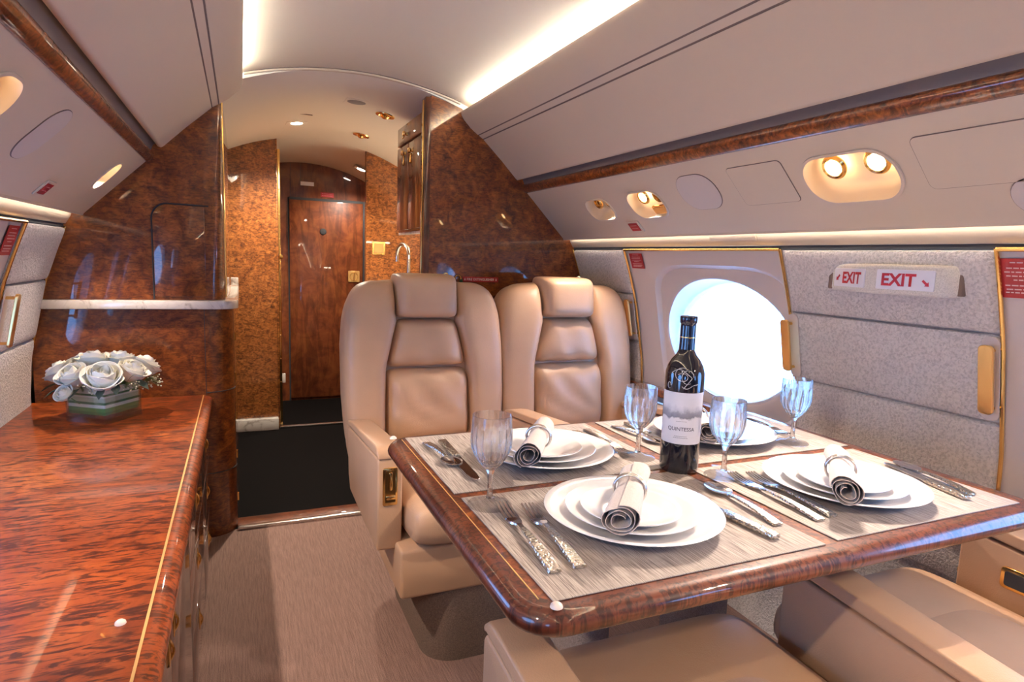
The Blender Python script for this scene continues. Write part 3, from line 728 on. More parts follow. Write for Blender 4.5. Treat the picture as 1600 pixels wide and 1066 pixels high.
wd = struct('wall_front_doorway', 'burl partition with a doorway between galley and entrance')
def part_poly(x0, x1, z0=0):
    n_ = 10; xs = [x0+(x1-x0)*k/n_ for k in range(n_+1)]
    return [(x0, z0)]+[(x, ga(x-XC)-.015) for x in xs]+[(x1, z0)]
bm = NB(); prism(bm, part_poly(-.32, .205), 'y', 4.15, 4.20); build(bm, 'partition', M['burl_gold'], wd)
bm = NB(); prism(bm, part_poly(.755, 1.20), 'y', 4.15, 4.20); build(bm, 'partition', M['burl_gold'], wd)
bm = NB(); box(bm, .205, .216, 4.145, 4.205, 0, ga(.23)-.016, .002); build(bm, 'jamb', M['burl_gold'], wd)
bm = NB(); box(bm, .216, .232, 4.15, 4.162, .02, 1.74, .002); gs = build(bm, 'hinge_strip', M['gold'], wd)
for z_ in [.3, .45, .6, .75, .9, 1.05, 1.2, 1.35, 1.5, 1.65]:
    bm = NB(); lathe(bm, [(0, .0025), (.003, .002), (.004, 0)], 8, (.224, 4.149, z_), Matrix.Rotation(R(90), 4, 'X')); build(bm, 'screw', M['gold_dull'], gs)
bm = NB(); lathe(bm, [(0, .03), (.010, .028), (.014, .018), (.008, .006), (.008, 0)], 16, (.232, 4.148, 1.09), Matrix.Rotation(R(90), 4, 'X')); build(bm, 'latch_knob', M['gold'], gs)
bb = struct('baseboard_front', 'pale wood kick board under the left doorway partition')
bm = NB(); box(bm, -.3, .205, 4.10, 4.15, 0, .075, .004); build(bm, 'board', M['marble'], bb)
bm = NB(); box(bm, .216, .255, 4.205, 4.235, .28, .34, .003); build(bm, 'door_stop', M['marble'], bb)
wx = struct('wall_entrance', 'burl walls lining the entrance beyond the doorway')
bm = NB(); box(bm, .10, .12, 4.2, 4.92, 0, 1.78); build(bm, 'side_panel', M['burl_gold'], wx)
bm = NB(); box(bm, 1.00, 1.02, 4.2, 4.92, 0, 1.78); build(bm, 'side_panel', M['burl_gold'], wx)
bm = NB(); box(bm, .10, 1.02, 4.92, 4.96, 0, 1.80); build(bm, 'end_panel', M['veneer_door'], wx)
bm = NB(); box(bm, .345, .347, 4.917, 4.921, 1.53, 1.78); box(bm, .415, .417, 4.917, 4.921, 1.60, 1.76); build(bm, 'panel_gap', M['dark'], wx)
dd = struct('door_1', 'dark red-brown veneer door at the far end of the entrance')
bm = NB(); box(bm, .335, .868, 4.905, 4.922, .02, 1.505, .004); dl = build(bm, 'leaf', M['veneer_door'], dd)
bm = NB(); box(bm, .325, .335, 4.912, 4.922, 0, 1.52); box(bm, .868, .884, 4.90, 4.922, 0, 1.52); box(bm, .335, .868, 4.905, 4.922, 1.505, 1.523); build(bm, 'door_gap', M['dark'], dd)
bm = NB(); prism(bm, rrect(.085, .085, .006, 3), 'z', 0, .006, .001, 1, frame((.80, 4.905, .953), (1, 0, 0), (0, 0, 1))); lt = build(bm, 'latch_plate', M['inlay'], dl)
bm = NB(); lathe(bm, [(.032, .007), (.030, .010), (.028, .007)], 24, (0, 0, 0), frame((.80, 4.905, .953), (1, 0, 0), (0, 0, 1))); prism(bm, rrect(.008, .05, .003), 'z', .006, .014, 0, 1, frame((.80, 4.905, .953), (1, 0, 0), (0, 0, 1))); build(bm, 'latch_ring', M['gold_dull'], lt)
bm = NB(); lathe(bm, [(0, .006), (.012, .006), (.022, .004), (.024, 0)], 20, (0, 0, 0), frame((.573, 4.905, 1.282), (1, 0, 0), (0, 0, 1))); build(bm, 'peep_hole', M['dark'], dl)
placard('door_sign', 'small white sign above the entrance door', frame((.463, 4.918, 1.625), (1, 0, 0), (0, 0, 1)), .095, .028, [], mat='sign_white')
placard('door_sign', 'small red sign on the entrance door head', frame((.605, 4.918, 1.555), (1, 0, 0), (0, 0, 1)), .095, .034, [(-.4, .4, .2), (-.4, .4, -.2)])

t = thing('galley_wall_cabinet', 'burl wall cabinet with brass knobs on the right of the galley', 'cabinet', (1.0, 2.9, 1.235))
zz = [1.235, 1.42, 1.5, 1.6, 1.68]
bm = NB(); prism(bm, [(.725, 1.235), (.725, 1.735), (.86, 1.735), (.95, 1.69), (1.05, 1.62), (1.2, 1.45), (1.3, 1.235)], 'y', YB+.055, 3.11, .003, 2); build(bm, 'body', M['veneer_door'], t)
for y0, y1, z0, z1 in ((2.65, 2.865, 1.245, 1.632), (2.875, 3.09, 1.245, 1.632), (2.65, 3.09, 1.642, 1.725)):
    bm = NB(); box(bm, .712, .7255, y0, y1, z0, z1, .002); d_ = build(bm, 'cupboard_door', M['veneer_door'], t)
    yk, zk = ((2.80, 1.588) if y0 < 2.8 and z1 < 1.64 else (2.925, 1.592) if z1 < 1.64 else (2.90, 1.675))
    bm = NB(); lathe(bm, [(0, .024), (.011, .022), (.013, .015), (.006, .008), (.008, 0)], 16, (.712, yk, zk), Matrix.Rotation(R(-90), 4, 'Y')); build(bm, 'knob', M['gold'], d_)
    if z1 < 1.64:
        bm = NB(); lathe(bm, [(0, -.028), (.007, -.022), (.004, 0), (.006, .018), (0, .022)], 12, (.703, yk, zk-.03)); build(bm, 'drop_pull', M['gold'], d_)
bm = NB(); box(bm, .76, 1.2, 2.8, 2.83, 1.226, 1.2345); build(bm, 'under_light', M['under'], t)
bm = NB(); box(bm, .725, .75, YB+.055, 3.11, 1.222, 1.236, .003); build(bm, 'lower_rail', M['marble'], t)
t = thing('galley_fill_light', 'added warm fill light on the galley side wall, unseen behind the right bulkhead', 'lamp', (1.30, 3.6, 1.42))  # added out of view to brighten the galley ceiling and partition
bm = NB(); box(bm, 1.285, 1.315, 3.2, 4.05, 1.40, 1.44, .006); build(bm, 'housing', M['ceil_galley'], t)
bm = NB(); box(bm, 1.268, 1.286, 3.22, 4.03, 1.405, 1.435, .004); build(bm, 'diffuser', M['under'], t)
t = thing('sink_cabinet', 'burl sink cabinet with a marble top hidden behind the seats', 'cabinet', (1.0, 3.3, 0))
bm = NB(); box(bm, .73, 1.5, YB+.062, 4.14, 0, .9); build(bm, 'body', M['burl_gold'], t)
bm = NB(); box(bm, .715, 1.5, YB+.062, 4.145, .9, .93, .004); build(bm, 'marble_top', M['marble'], t)
t = thing('faucet', 'brushed gooseneck faucet over the galley sink', 'faucet', (.82, 3.28, .93))
bm = NB(); lathe(bm, [(0, 0), (.028, 0), (.028, .008), (.016, .02), (.014, .05), (0, .05)], 20, (.82, 3.28, .93)); build(bm, 'base', M['chrome'], t)
pp = [(.82, 3.28, .97), (.82, 3.28, 1.12)]+[(.82-.012*(1-math.cos(R(15*k))), 3.28+.085*(1-math.cos(R(15*k))), 1.12+.065*math.sin(R(15*k))) for k in range(1, 13)]+[(.796, 3.45, 1.09)]
bm = NB(); tube(bm, pp, .0105, 12); build(bm, 'spout', M['chrome'], t)
t = thing('wall_outlet', 'square brass outlet cover on the galley partition', 'outlet', (.837, 4.15, 1.167)); Mx = frame((.837, 4.149, 1.167), (1, 0, 0), (0, 0, 1))
bm = NB(); prism(bm, rrect(.085, .085, .005, 3), 'z', 0, .006, .001, 1, Mx); build(bm, 'frame', M['gold'], t)
bm = NB(); prism(bm, rrect(.062, .062, .003, 3), 'z', .005, .008, .001, 1, Mx); build(bm, 'cover', M['gold_dull'], t)

# ------------------------------------------------------------------ credenza
XE = -.106; ZC = .572
t = thing('credenza_worktop', 'glossy reddish figured-wood top of the long left credenza', 'worktop', (-.4, 1, ZC-.045))
bm = NB(); rr_ = .020
pr_ = [(-.70, ZC-.045), (-.70, ZC), (XE-rr_*1.6, ZC)]+[(XE-rr_*1.6+rr_*1.6*math.sin(R(15*k)), ZC-.0225+.0225*math.cos(R(15*k))) for k in range(1, 13)]+[(XE-.03, ZC-.045)]
prism(bm, pr_, 'y', -1.6, YB-.002); build(bm, 'slab', M['burl_top'], t, angle=50)
bm = NB(); box(bm, -.139, -.135, -1.6, YB-.004, ZC-.001, ZC+.0006); build(bm, 'brass_inlay', M['inlay'], t)
def stud(x, y, z, par, nm='stud'):
    bm = NB(); lathe(bm, [(0, .006), (.004, .0055), (.007, .003), (.0078, 0), (0, 0)], 16, (x, y, z)); build(bm, nm, M['pearl'], par)
stud(-.171, 1.0, ZC+.0002, t)
def credenza(y0, y1, cols, label):
    t = thing('credenza_cabinet', label, 'cabinet', (-.4, (y0+y1)/2, 0), group='credenza cabinet units')
    bm = NB(); box(bm, -.66, -.136, y0+.001, y1-.001, .0, ZC-.046); build(bm, 'carcass', M['veneer_dark'], t)
    for (a, b, z0, z1, yk, zk, nm) in cols:
        bm = NB(); box(bm, -.138, -.120, a+.002, b-.002, z0+.002, z1-.002, .002); f = build(bm, nm, M['veneer_dark'], t)
        bm = NB()
        lathe(bm, [(0, -.032), (.003, -.029), (.0085, -.012), (.0105, 0), (.0085, .012), (.003, .029), (0, .032)], 14, (-.1195, yk, zk), Matrix.Diagonal((.4, 1, 1, 1)))
        tube(bm, [(-.118+.0055*math.sin(R(180*k/8)), yk, zk+.016-.034*k/8) for k in range(9)], .0022, 6); build(bm, 'drop_pull', M['gold'], f)
Z3 = [(.02, .19), (.19, .365), (.365, .522)]
credenza(2.04, 2.572, [(2.04, 2.572, a, b, 2.29, (a+b)/2+.02, 'drawer') for a, b in Z3], 'dark credenza drawer unit against the left bulkhead')
credenza(1.52, 2.04, [(1.52, 2.04, a, b, 1.77, (a+b)/2+.02, 'drawer') for a, b in Z3], 'dark credenza drawer unit in the middle of the row')
credenza(.72, 1.52, [(1.12, 1.52, .02, .522, 1.165, .47, 'door'), (.72, 1.12, .02, .522, 1.085, .465, 'door')], 'dark credenza unit with a pair of brass pulls nearest the camera')
credenza(-.2, .72, [(.26, .72, .02, .522, .31, .47, 'door'), (-.2, .26, .02, .522, .21, .465, 'door')], 'dark credenza unit with doors beside the camera')
credenza(-1.6, -.2, [(-.9, -.2, .02, .522, -.85, .47, 'door'), (-1.6, -.9, .02, .522, -.95, .465, 'door')], 'dark credenza unit behind the camera')

# ------------------------------------------------------------------ seats
def make_seat(label, loc, rz, arms, inner_control=(), recline=0):
    t = thing('cabin_seat', label, 'seat', loc, rz, 'taupe leather club seats')
    HINGE = Vector((0, .27, .43))
    MR = Matrix.Translation(HINGE) @ Matrix.Rotation(R(-recline), 4, 'X') @ Matrix.Translation(-HINGE)
    def part(bm, nm, mat='leather', par=None, angle=55, back=False):
        if back and recline: bmesh.ops.transform(bm, matrix=MR, verts=bm.verts[:])
        return build(bm, nm, M[mat], par or t, local=True, angle=angle)
    yb = lambda z: .345+(z-.75)*.13
    # plinth, skirt
    bm = NB(); prism(bm, rrect(.33, .48, .09, 6, .0, -.08), 'z', 0, .215); part(bm, 'plinth', 'carpet_plain')
    bm = NB(); prism(bm, [(-.325, .212), (.24, .212), (.26, .345), (-.315, .345)], 'x', -.245, .245, .010, 3); part(bm, 'skirt')
    # seat cushion
    xl, xr = -.218 if -1 in arms else -.272, .218 if 1 in arms else .272
    def sc(u, v, d): return ((xl+xr)/2+u*(xr-xl)/2, -.045+v*.305, .398+d+(-.010*v if d > 0 else 0))
    bm = NB(); pillow(bm, sc, 22, 22, 8, 3.4, .04, .075, .055); cu_ = part(bm, 'seat_cushion')
    def so(u, v, d): return ((xl+xr)/2+u*.150, .02+v*.205, .462+d)
    bm = NB(); pillow(bm, so, 14, 14, 4, 2, .10, .022, .02); part(bm, 'seat_panel', par=cu_)
    # backrest
    def hw(z): return interp(z, [.34, .45, .62, .80, .90, .95, .98, 1.0, 1.015, 1.025, 1.032], [.268, .285, .296, .297, .289, .279, .268, .256, .240, .222, .198])
    def sh(u, v, d):
        z = .69+v*.345; return (u*hw(z), yb(z)+.055-d, z)
    bm = NB(); pillow(bm, sh, 24, 28, 9, 3, .07, .06, .10, 6); bk_ = part(bm, 'backrest_shell', back=True)
    inner = lambda z: interp(z, [.40, .55, .73, .90, .91, 1.05], [.160, .160, .154, .110, .116, .116])
    for s in (-1, 1):
        def wg(u, v, d):
            z = .695+v*.335; xo, xi = hw(z)+.002, inner(z)-.004
            x = (xi+xo)/2+u*(xo-xi)/2
            return (s*x, yb(z)+.03-d-(.018*(1-u)*.5), z)
        bm = NB(); pillow(bm, wg, 16, 34, 5, 2.6, .05, .085, .03, 10); part(bm, 'side_wing', par=bk_, back=True)
    def hd(u, v, d):
        z = .980+v*.080; return (u*.114, yb(z)+.03-d, z)
    bm = NB(); pillow(bm, hd, 16, 14, 7, 3, .05, .115, .06); part(bm, 'headrest', back=True)
    def wr(x, z, k): return .0075*math.sin(38*x+55*z+1.5*math.sin(20*z))*k
    def uc(u, v, d):
        z = .812+v*.088; x = u*interp(z, [.725, .90], [.156, .112]); return (x, yb(z)+.03-d-wr(x*1.5, z*.5, max(0, d)*9*abs(v)), z)
    bm = NB(); pillow(bm, uc, 28, 18, 5, 2.4, .05, .098, .03); part(bm, 'upper_cushion', back=True)
    def lc(u, v, d):
        z = .588+v*.136; k = max(0, d); x = u*.160
        return (x, yb(z)+.03-d-wr(x*1.3+.2, z*1.2, k*9*max(0, .4+v*.6)), z)
    bm = NB(); pillow(bm, lc, 30, 24, 5, 2.2, .05, .105, .03); part(bm, 'lower_cushion', back=True)
    bm = NB(); tube(bm, [(.10+.010*math.cos(R(30*k)), yb(1.05)+.055, 1.052+.010*math.sin(R(30*k))) for k in range(12)], .003, 6, closed=True); part(bm, 'headrest_ring', 'gold', back=True)
    # arms
    for s in arms:
        x0, x1 = (.226, .294)
        body = [(-.252, .325), (-.252, .572), (-.246, .583), (.20, .545), (.255, .535), (.235, .38), (.20, .335)]
        bm = NB(); prism(bm, body, 'x', x0, x1, .006, 3)
        bmesh.ops.scale(bm, vec=(s, 1, 1), verts=bm.verts[:]); ar = part(bm, 'armrest', angle=40)
        pad = [(-.254, .580), (-.250, .596), (-.236, .608), (-.21, .611), (.19, .574), (.255, .561), (.258, .541), (.20, .550), (-.246, .588)]
        bm = NB(); prism(bm, pad, 'x', x0-.001, x1+.001, .005, 3)
        bmesh.ops.scale(bm, vec=(s, 1, 1), verts=bm.verts[:]); part(bm, 'arm_pad', par=ar, angle=40)
        Mx = frame((s*.260, -.2515, .505), (1, 0, 0), (0, 0, 1))
        bm = NB(); prism(bm, rrect(.040, .105, .004, 3), 'z', -.002, .004, .001, 1, Mx); ct = part(bm, 'ashtray_plate', 'gold', ar)
        bm = NB(); prism(bm, rrect(.028, .088, .003, 3), 'z', .0035, .005, 0, 1, Mx); part(bm, 'ashtray_well', 'gold_dark', ar)
        bm = NB(); prism(bm, rrect(.009, .05, .003, 3, 0, .016), 'z', .004, .010, .001, 1, Mx); prism(bm, rrect(.026, .012, .004, 3, 0, -.028), 'z', .004, .012, .001, 1, Mx); part(bm, 'ashtray_latch', 'gold', ar)
        if s in inner_control:
            Mx = frame((s*.2255, -.13, .515), (0, 1, 0), (0, 0, 1)) if s < 0 else frame((s*.2255, -.13, .515), (0, -1, 0), (0, 0, 1))
            if Mx.col[2][0]*s > 0: Mx = frame(Mx.translation, -Mx.col[0].to_3d(), (0, 0, 1))
            bm = NB(); prism(bm, rrect(.075, .045, .008, 3), 'z', -.003, .005, .0015, 1, Mx); part(bm, 'control_plate', 'gold', ar)
            bm = NB(); prism(bm, rrect(.058, .030, .005, 3), 'z', .004, .0065, 0, 1, Mx); part(bm, 'control_keys', 'dark', ar)
    return t
make_seat('taupe leather seat facing the camera on the aisle side of the table', (.618, 1.85, 0), 0, (-1,))
make_seat('taupe leather seat facing the camera next to the oval window', (1.197, 1.85, 0), 0, (-1, 1))
make_seat('taupe leather seat in the foreground tucked under the near table corner', (.608, .53, 0), PI, (1,), (), 58)
make_seat('taupe leather seat in the foreground beside the right wall', (1.196, .53, 0), PI, (-1, 1), (-1,), 58)

# ------------------------------------------------------------------ table
ZT = .72
TX0, TX1, TY0, TY1 = .283, 1.325, .577, 1.345
t = thing('dining_table', 'glossy burl wood dining table with a rounded edge between four seats', 'table', (.8, .95, 0))
def rr_ring(inset, z, rc=.062): return [(x, y, z) for x, y in rrect(TX1-TX0-2*inset, TY1-TY0-2*inset, max(.01, rc-inset), 8, (TX0+TX1)/2, (TY0+TY1)/2)]
bm = NB(); rg = []; hb = .0175
for k in range(0, 13):
    a_ = R(-90+15*k); rg.append(rr_ring(hb*1.1*(1-math.cos(a_)), ZT-hb+hb*math.sin(a_)))
rg.append(rr_ring(.034, ZT)); rg.insert(0, rr_ring(.034, ZT-2*hb))
Q = [[bm.verts.new(p) for p in r_] for r_ in rg]; n = len(Q[0])
for A, B in zip(Q, Q[1:]):
    for k in range(n): bm.faces.new((A[k], A[(k+1) % n], B[(k+1) % n], B[k]))
build(bm, 'edge_band', M['veneer_edge'], t, angle=50)
bm = NB(); top = rr_ring(.034, ZT); n = len(top)
add(bm, top+[(x, y, ZT-2*hb) for x, y, z in top], [list(range(n)), list(range(n, 2*n))]+[[i, (i+1) % n, n+(i+1) % n, n+i] for i in range(n)]); build(bm, 'top_panel', M['burl_table'], t)
bm = NB(); tube(bm, [(.3185, .62+.69*k/6, ZT+.0001) for k in range(7)], .0009, 6); build(bm, 'brass_inlay', M['inlay'], t)
stud(.331, .598, ZT+.0004, t, 'bumper_stud'); stud(.302, 1.322, ZT+.0004, t, 'bumper_stud')
for x in (.745, 1.105):
    bm = NB(); prism(bm, rrect(.10, .20, .045, 6, x, 1.24), 'z', 0, ZT-.036); build(bm, 'pedestal', M['carpet_pedestal'], t)
bm = NB(); box(bm, .42, 1.2, .90, 1.31, ZT-.055, ZT-.0355, .004); build(bm, 'under_frame', M['dark'], t)
# placemats
MATS = {'near the aisle, closest to the camera': (.332, .783, .608, .946), 'near the right wall, closest to the camera': (.812, 1.272, .612, .946), 'on the far side by the aisle': (.327, .783, .968, 1.314), 'on the far side by the window': (.812, 1.285, .968, 1.314)}
for lb, (x0, x1, y0, y1) in MATS.items():
    bm = NB(); box(bm, x0, x1, y0, y1, ZT+.0003, ZT+.0023, .0006, 1)
    tag(build(bm, 'placemat', M['placemat'], None, loc=((x0+x1)/2, (y0+y1)/2, ZT)), 'grey woven placemat '+lb, 'placemat', 'woven placemats')
ZM = ZT+.0024
# plates
def plate_mesh(r, h):
    bm = NB(); lathe(bm, [(0, .0), (r*.55, .0), (r*.62, .001), (r*.9, h*.72), (r, h-.0006), (r*1.003, h), (r*.995, h+.001), (r*.9, h*.72+.0035), (r*.66, .0055), (r*.5, .0042), (0, .004)], 56)
    bmesh.ops.recalc_face_normals(bm, faces=bm.faces[:]); me = bpy.data.meshes.new('plate'); bm.to_mesh(me); bm.free()
    me.polygons.foreach_set('use_smooth', [True]*len(me.polygons)); me.set_sharp_from_angle(angle=R(60)); me.materials.append(M['porcelain']); return me
PM = [plate_mesh(.139, .021), plate_mesh(.104, .017), plate_mesh(.078, .014)]
SET = [('aisle-side near setting', (.558, .778), (.600, .836), (.472, .686)), ('wall-side near setting', (1.012, .765), (1.03, .797), (.886, .66)),
       ('aisle-side far setting', (.568, 1.105), (.580, 1.140), (.472, .985)), ('window-side far setting', (1.022, 1.122), (1.005, 1.185), (.915, 1.02))]
for k, (nm, (px, py), na, nb_) in enumerate(SET):
    for j, (kind, lay) in enumerate((('dinner', 'large white dinner plate at the bottom of the stack'), ('salad', 'white salad plate in the middle of the stack'), ('side', 'small white plate on top of the stack'))):
        o = bpy.data.objects.new(kind+'_plate', PM[j]); link(o); o.location = (px-.004*j, py-.003*j, ZM+.0001+[0, .0062, .0124][j])
        tag(o, lay+', '+nm, 'plate', 'white plates laid on the table')
# napkins and rings
def napkin_mesh(seed):
    rnd = random.Random(seed); bm = NB(); turns = 3.2; n = 70; ln = 12; L = .192
    V = {}
    for side in (0, 1):
        for i in range(n+1):
            f = i/n; a_ = f*turns*2*PI+seed
            r0 = .006+.0165*f**.8
            for j in range(ln+1):
                g = j/ln; yy = (g-.5)*L*(1+.02*math.sin(3*f+seed))
                pinch = 1-.14*math.exp(-((g-.62)/.10)**2)
                w_ = 1+.10*math.sin(a_*2+seed*2)+.05*math.sin(a_*3.3+seed)
                rr = (r0*w_+(.0009 if side else 0))*pinch*(1+.10*(g-.62)**2*4)
                V[(side, i, j)] = bm.verts.new((rr*math.cos(a_), yy, rr*math.sin(a_)*.92))
    for i in range(n):
        for j in range(ln):
            bm.faces.new((V[(0, i, j)], V[(0, i+1, j)], V[(0, i+1, j+1)], V[(0, i, j+1)])); bm.faces.new((V[(1, i, j)], V[(1, i, j+1)], V[(1, i+1, j+1)], V[(1, i+1, j)]))
    for i in range(n):
        for j in (0, ln): bm.faces.new((V[(0, i, j)], V[(1, i, j)], V[(1, i+1, j)], V[(0, i+1, j)]))
    for j in range(ln):
        for i in (0, n): bm.faces.new((V[(0, i, j)], V[(0, i, j+1)], V[(1, i, j+1)], V[(1, i, j)]))
    return bm
for k, (nm, pc, na, nb_) in enumerate(SET):
    a_, b_ = Vector((*na, 0)), Vector((*nb_, 0)); c = (a_+b_)/2; d = (a_-b_); rz = math.atan2(-d.x, d.y)
    zc = ZM+.0124+.0145+.0225
    bm = napkin_mesh(k*1.3+.4); o = build(bm, 'napkin', M['linen'], None, local=True, angle=60); o.location = (c.x, c.y, zc); o.rotation_euler = (R(1.5), 0, rz)
    tag(o, 'rolled taupe linen napkin on the plates of the '+nm, 'napkin', 'rolled napkins')
    bm = NB(); prof_ = []
    for off in (-.0035, .0035):
        tube(bm, [(.0245*math.cos(2*PI*i/36), off, .0235*math.sin(2*PI*i/36)) for i in range(36)], .0024, 8, closed=True)
    o = build(bm, 'napkin_ring', M['chrome'], None, local=True, angle=60); p = c+d.normalized()*.024; o.location = (p.x, p.y, zc); o.rotation_euler = (0, 0, rz)
    tag(o, 'double-banded metal ring around the napkin of the '+nm, 'napkin ring', 'napkin rings')
# goblets
GH = .150
out_ = [(.0365, .0), (.0365, .0012), (.030, .0035), (.014, .006), (.0065, .011), (.0048, .020), (.0046, .040), (.0052, .052), (.0085, .060), (.0125, .064), (.0185, .070), (.026, .080), (.0315, .092), (.0338, .104), (.0338, .117), (.0330, .132), (.0318, GH)]
in_ = [(.0308, GH+.0003), (.0316, .132), (.0322, .117), (.0320, .104), (.0296, .092), (.0240, .081), (.016, .0725), (.008, .069), (0, .0685)]
def flute(r, z, i, n):
    if .062 < z < .128:
        k = min(1, (z-.062)/.01)*min(1, (.128-z)/.01); return r*(1-.085*k*abs(math.sin(PI*i*16/n))) if r > .0124 else r
    if .0145 < z < .056: return r
    return r
def goblet(label, x, y):
    t = thing('crystal_goblet', label, 'goblet', (x, y, ZM), random.uniform(0, .3), 'cut crystal goblets')
    key = 'gob'
    bm = NB(); lathe(bm, [(0, 0)]+out_[:6], 48); 
    lathe(bm, out_[5:9], 48)
    lathe(bm, out_[8:]+in_, 72, rad=lambda r, z, i, n: flute(r, z, i, n) if True else r)
    bmesh.ops.remove_doubles(bm, verts=bm.verts[:], dist=1e-6)
    return t, bm
GOB = [('crystal goblet at the left edge of the table', .367, .905), ('crystal goblet to the left of the wine bottle', .752, 1.043), ('crystal goblet to the right of the wine bottle', .846, .893), ('crystal goblet at the far right beside the window panel', 1.172, 1.027)]
def gob_part(prof_, n, name, rad=None, angle=20):
    bm = NB(); lathe(bm, prof_, n, rad=rad); bmesh.ops.recalc_face_normals(bm, faces=bm.faces[:]); me = bpy.data.meshes.new(name); bm.to_mesh(me); bm.free()
    me.polygons.foreach_set('use_smooth', [True]*len(me.polygons)); me.set_sharp_from_angle(angle=R(angle)); me.materials.append(M['crystal']); return me
g_foot = gob_part([(0, 0)]+out_[:5]+[(0, .011)], 48, 'foot', angle=40); g_foot.materials[0] = M['crystal_foot']
g_stem = gob_part([(0, .0111)]+[(.0064, .0112)]+out_[5:8]+[(.0084, .0599), (0, .0599)], 8, 'stem', angle=15)
g_bowl = gob_part([(0, .0601)]+out_[8:]+in_, 96, 'bowl', rad=flute, angle=14)
for lb, x, y in GOB:
    t = thing('crystal_goblet', lb, 'goblet', (x, y, ZM), 0, 'cut crystal goblets')
    for nm, me in (('foot', g_foot), ('stem', g_stem), ('bowl', g_bowl)):
        o = bpy.data.objects.new(nm, me); link(o); o.parent = t
# wine bottle
t = thing('wine_bottle', 'dark wine bottle with a pale label standing at the table centre', 'bottle', (.788, .955, ZM), 0)
BR = .0375; dirc = math.atan2(-.955, -.788)     # side turned to the aisle
body = [(0, .004), (.020, .002), (.034, .0), (.0372, .004), (BR, .012), (BR, .185), (.0368, .196), (.0335, .208), (.027, .220), (.0195, .229), (.0155, .237), (.0143, .246), (.0140, .29), (0, .29)]
bm = NB(); lathe(bm, body, 48); build(bm, 'glass_body', M['black_glass'], t, local=True, angle=50)
bm = NB(); lathe(bm, [(.0152, .240), (.0148, .2495), (.0146, .285), (.0146, .289), (.0162, .2905), (.0164, .301), (.0158, .3035), (.0, .3038)], 40); build(bm, 'capsule', M['capsule'], t, local=True, angle=50)
bm = NB(); lathe(bm, [(.0149, .262), (.0150, .2632), (.0149, .2644)], 40); build(bm, 'capsule_band', M['gold_dull'], t, local=True)
bm = NB(); A0 = dirc; span = R(72); nn_ = 24; z0, z1 = .060, .160
A = [(BR+.0006)*1 for _ in range(1)]
vs = []
for zz_ in (z0, z1):
    for k in range(nn_+1):
        a_ = A0-span+2*span*k/nn_; vs.append(((BR+.0006)*math.cos(a_), (BR+.0006)*math.sin(a_), zz_))
for zz_ in (z0, z1):
    for k in range(nn_+1):
        a_ = A0-span+2*span*k/nn_; vs.append(((BR-.0005)*math.cos(a_), (BR-.0005)*math.sin(a_), zz_))
m_ = nn_+1
fs = [(k, k+1, m_+k+1, m_+k) for k in range(nn_)]+[(2*m_+k, 2*m_+k+1, 3*m_+k+1, 3*m_+k) for k in range(nn_)]+[(k, k+1, 2*m_+k+1, 2*m_+k) for k in range(nn_)]+[(m_+k, m_+k+1, 3*m_+k+1, 3*m_+k) for k in range(nn_)]
add(bm, vs, fs); lab = build(bm, 'paper_label', M['label'], t, local=True)
def wrap(z, r=BR+.0009): return lambda q: Vector((r*math.cos(A0+q.x/r), r*math.sin(A0+q.x/r), z+q.y))
text_part('lettering', 'QUINTESSA', .0085, M['ink'], lab, None, bend=wrap(.089), width=.052)
bm = NB()
for z_, hw_ in ((.0755, .012), (.0725, .014), (.1045, .010)):
    for k in range(8):
        xa, xb = -hw_+2*hw_*k/8, -hw_+2*hw_*(k+.75)/8; w_ = wrap(z_)
        add(bm, [w_(Vector((xa, -.0004, 0))), w_(Vector((xb, -.0004, 0))), w_(Vector((xb, .0004, 0))), w_(Vector((xa, .0004, 0)))], [(0, 1, 2, 3)])
build(bm, 'small_print', M['ink'], lab, local=True)
bm = NB()
def scr(pts_): tube(bm, [wrap(z_, interp(z_, [.16, .185, .196, .208, .22, .229], [BR, BR, .0368, .0335, .027, .0195])+.0006)(Vector((x_, 0, 0))) for x_, z_ in pts_], .0006, 6)
scr([(-.026+.0035*k, .196+.008*math.sin(k*.35)) for k in range(12)]+[(.014-.003*k, .188-.004*k) for k in range(6)])
scr([(.006+.011*math.cos(R(20*k)), .190+.013*math.sin(R(20*k))) for k in range(16)])
scr([(-.006+.012*math.cos(R(25*k+60)), .198-.0007*k+.010*math.sin(R(25*k+60))) for k in range(18)])
scr([(-.004+.003*k, .172-.004*math.sin(k*.55)) for k in range(10)]+[(.024, .176), (.028, .178)])
scr([(-.030+.004*math.cos(R(25*k)), .172+.006*math.sin(R(25*k))) for k in range(13)])
build(bm, 'etched_scroll', M['scroll'], t, local=True, angle=60)
# cutlery
def strip(bm, secs):
    """loft of rectangular sections (y, x, z, w, t)"""
    Rg = []
    for y, x, z, w, t_ in secs:
        Rg.append([bm.verts.new((x-w/2, y, z)), bm.verts.new((x+w/2, y, z)), bm.verts.new((x+w/2*.86, y, z+t_)), bm.verts.new((x-w/2*.86, y, z+t_))])
    for A, B in zip(Rg, Rg[1:]):
        for k in range(4): bm.faces.new((A[k], A[(k+1) % 4], B[(k+1) % 4], B[k]))
    bm.faces.new(Rg[0]); bm.faces.new(Rg[-1])
def mesh_of(bm, nm, mat):
    bmesh.ops.recalc_face_normals(bm, faces=bm.faces[:]); me = bpy.data.meshes.new(nm); bm.to_mesh(me); bm.free()
    me.polygons.foreach_set('use_smooth', [True]*len(me.polygons)); me.set_sharp_from_angle(angle=R(40)); me.materials.append(M[mat]); return me
def hz(f): return .0012+.010*math.sin(PI*min(1, max(0, f)))*.55
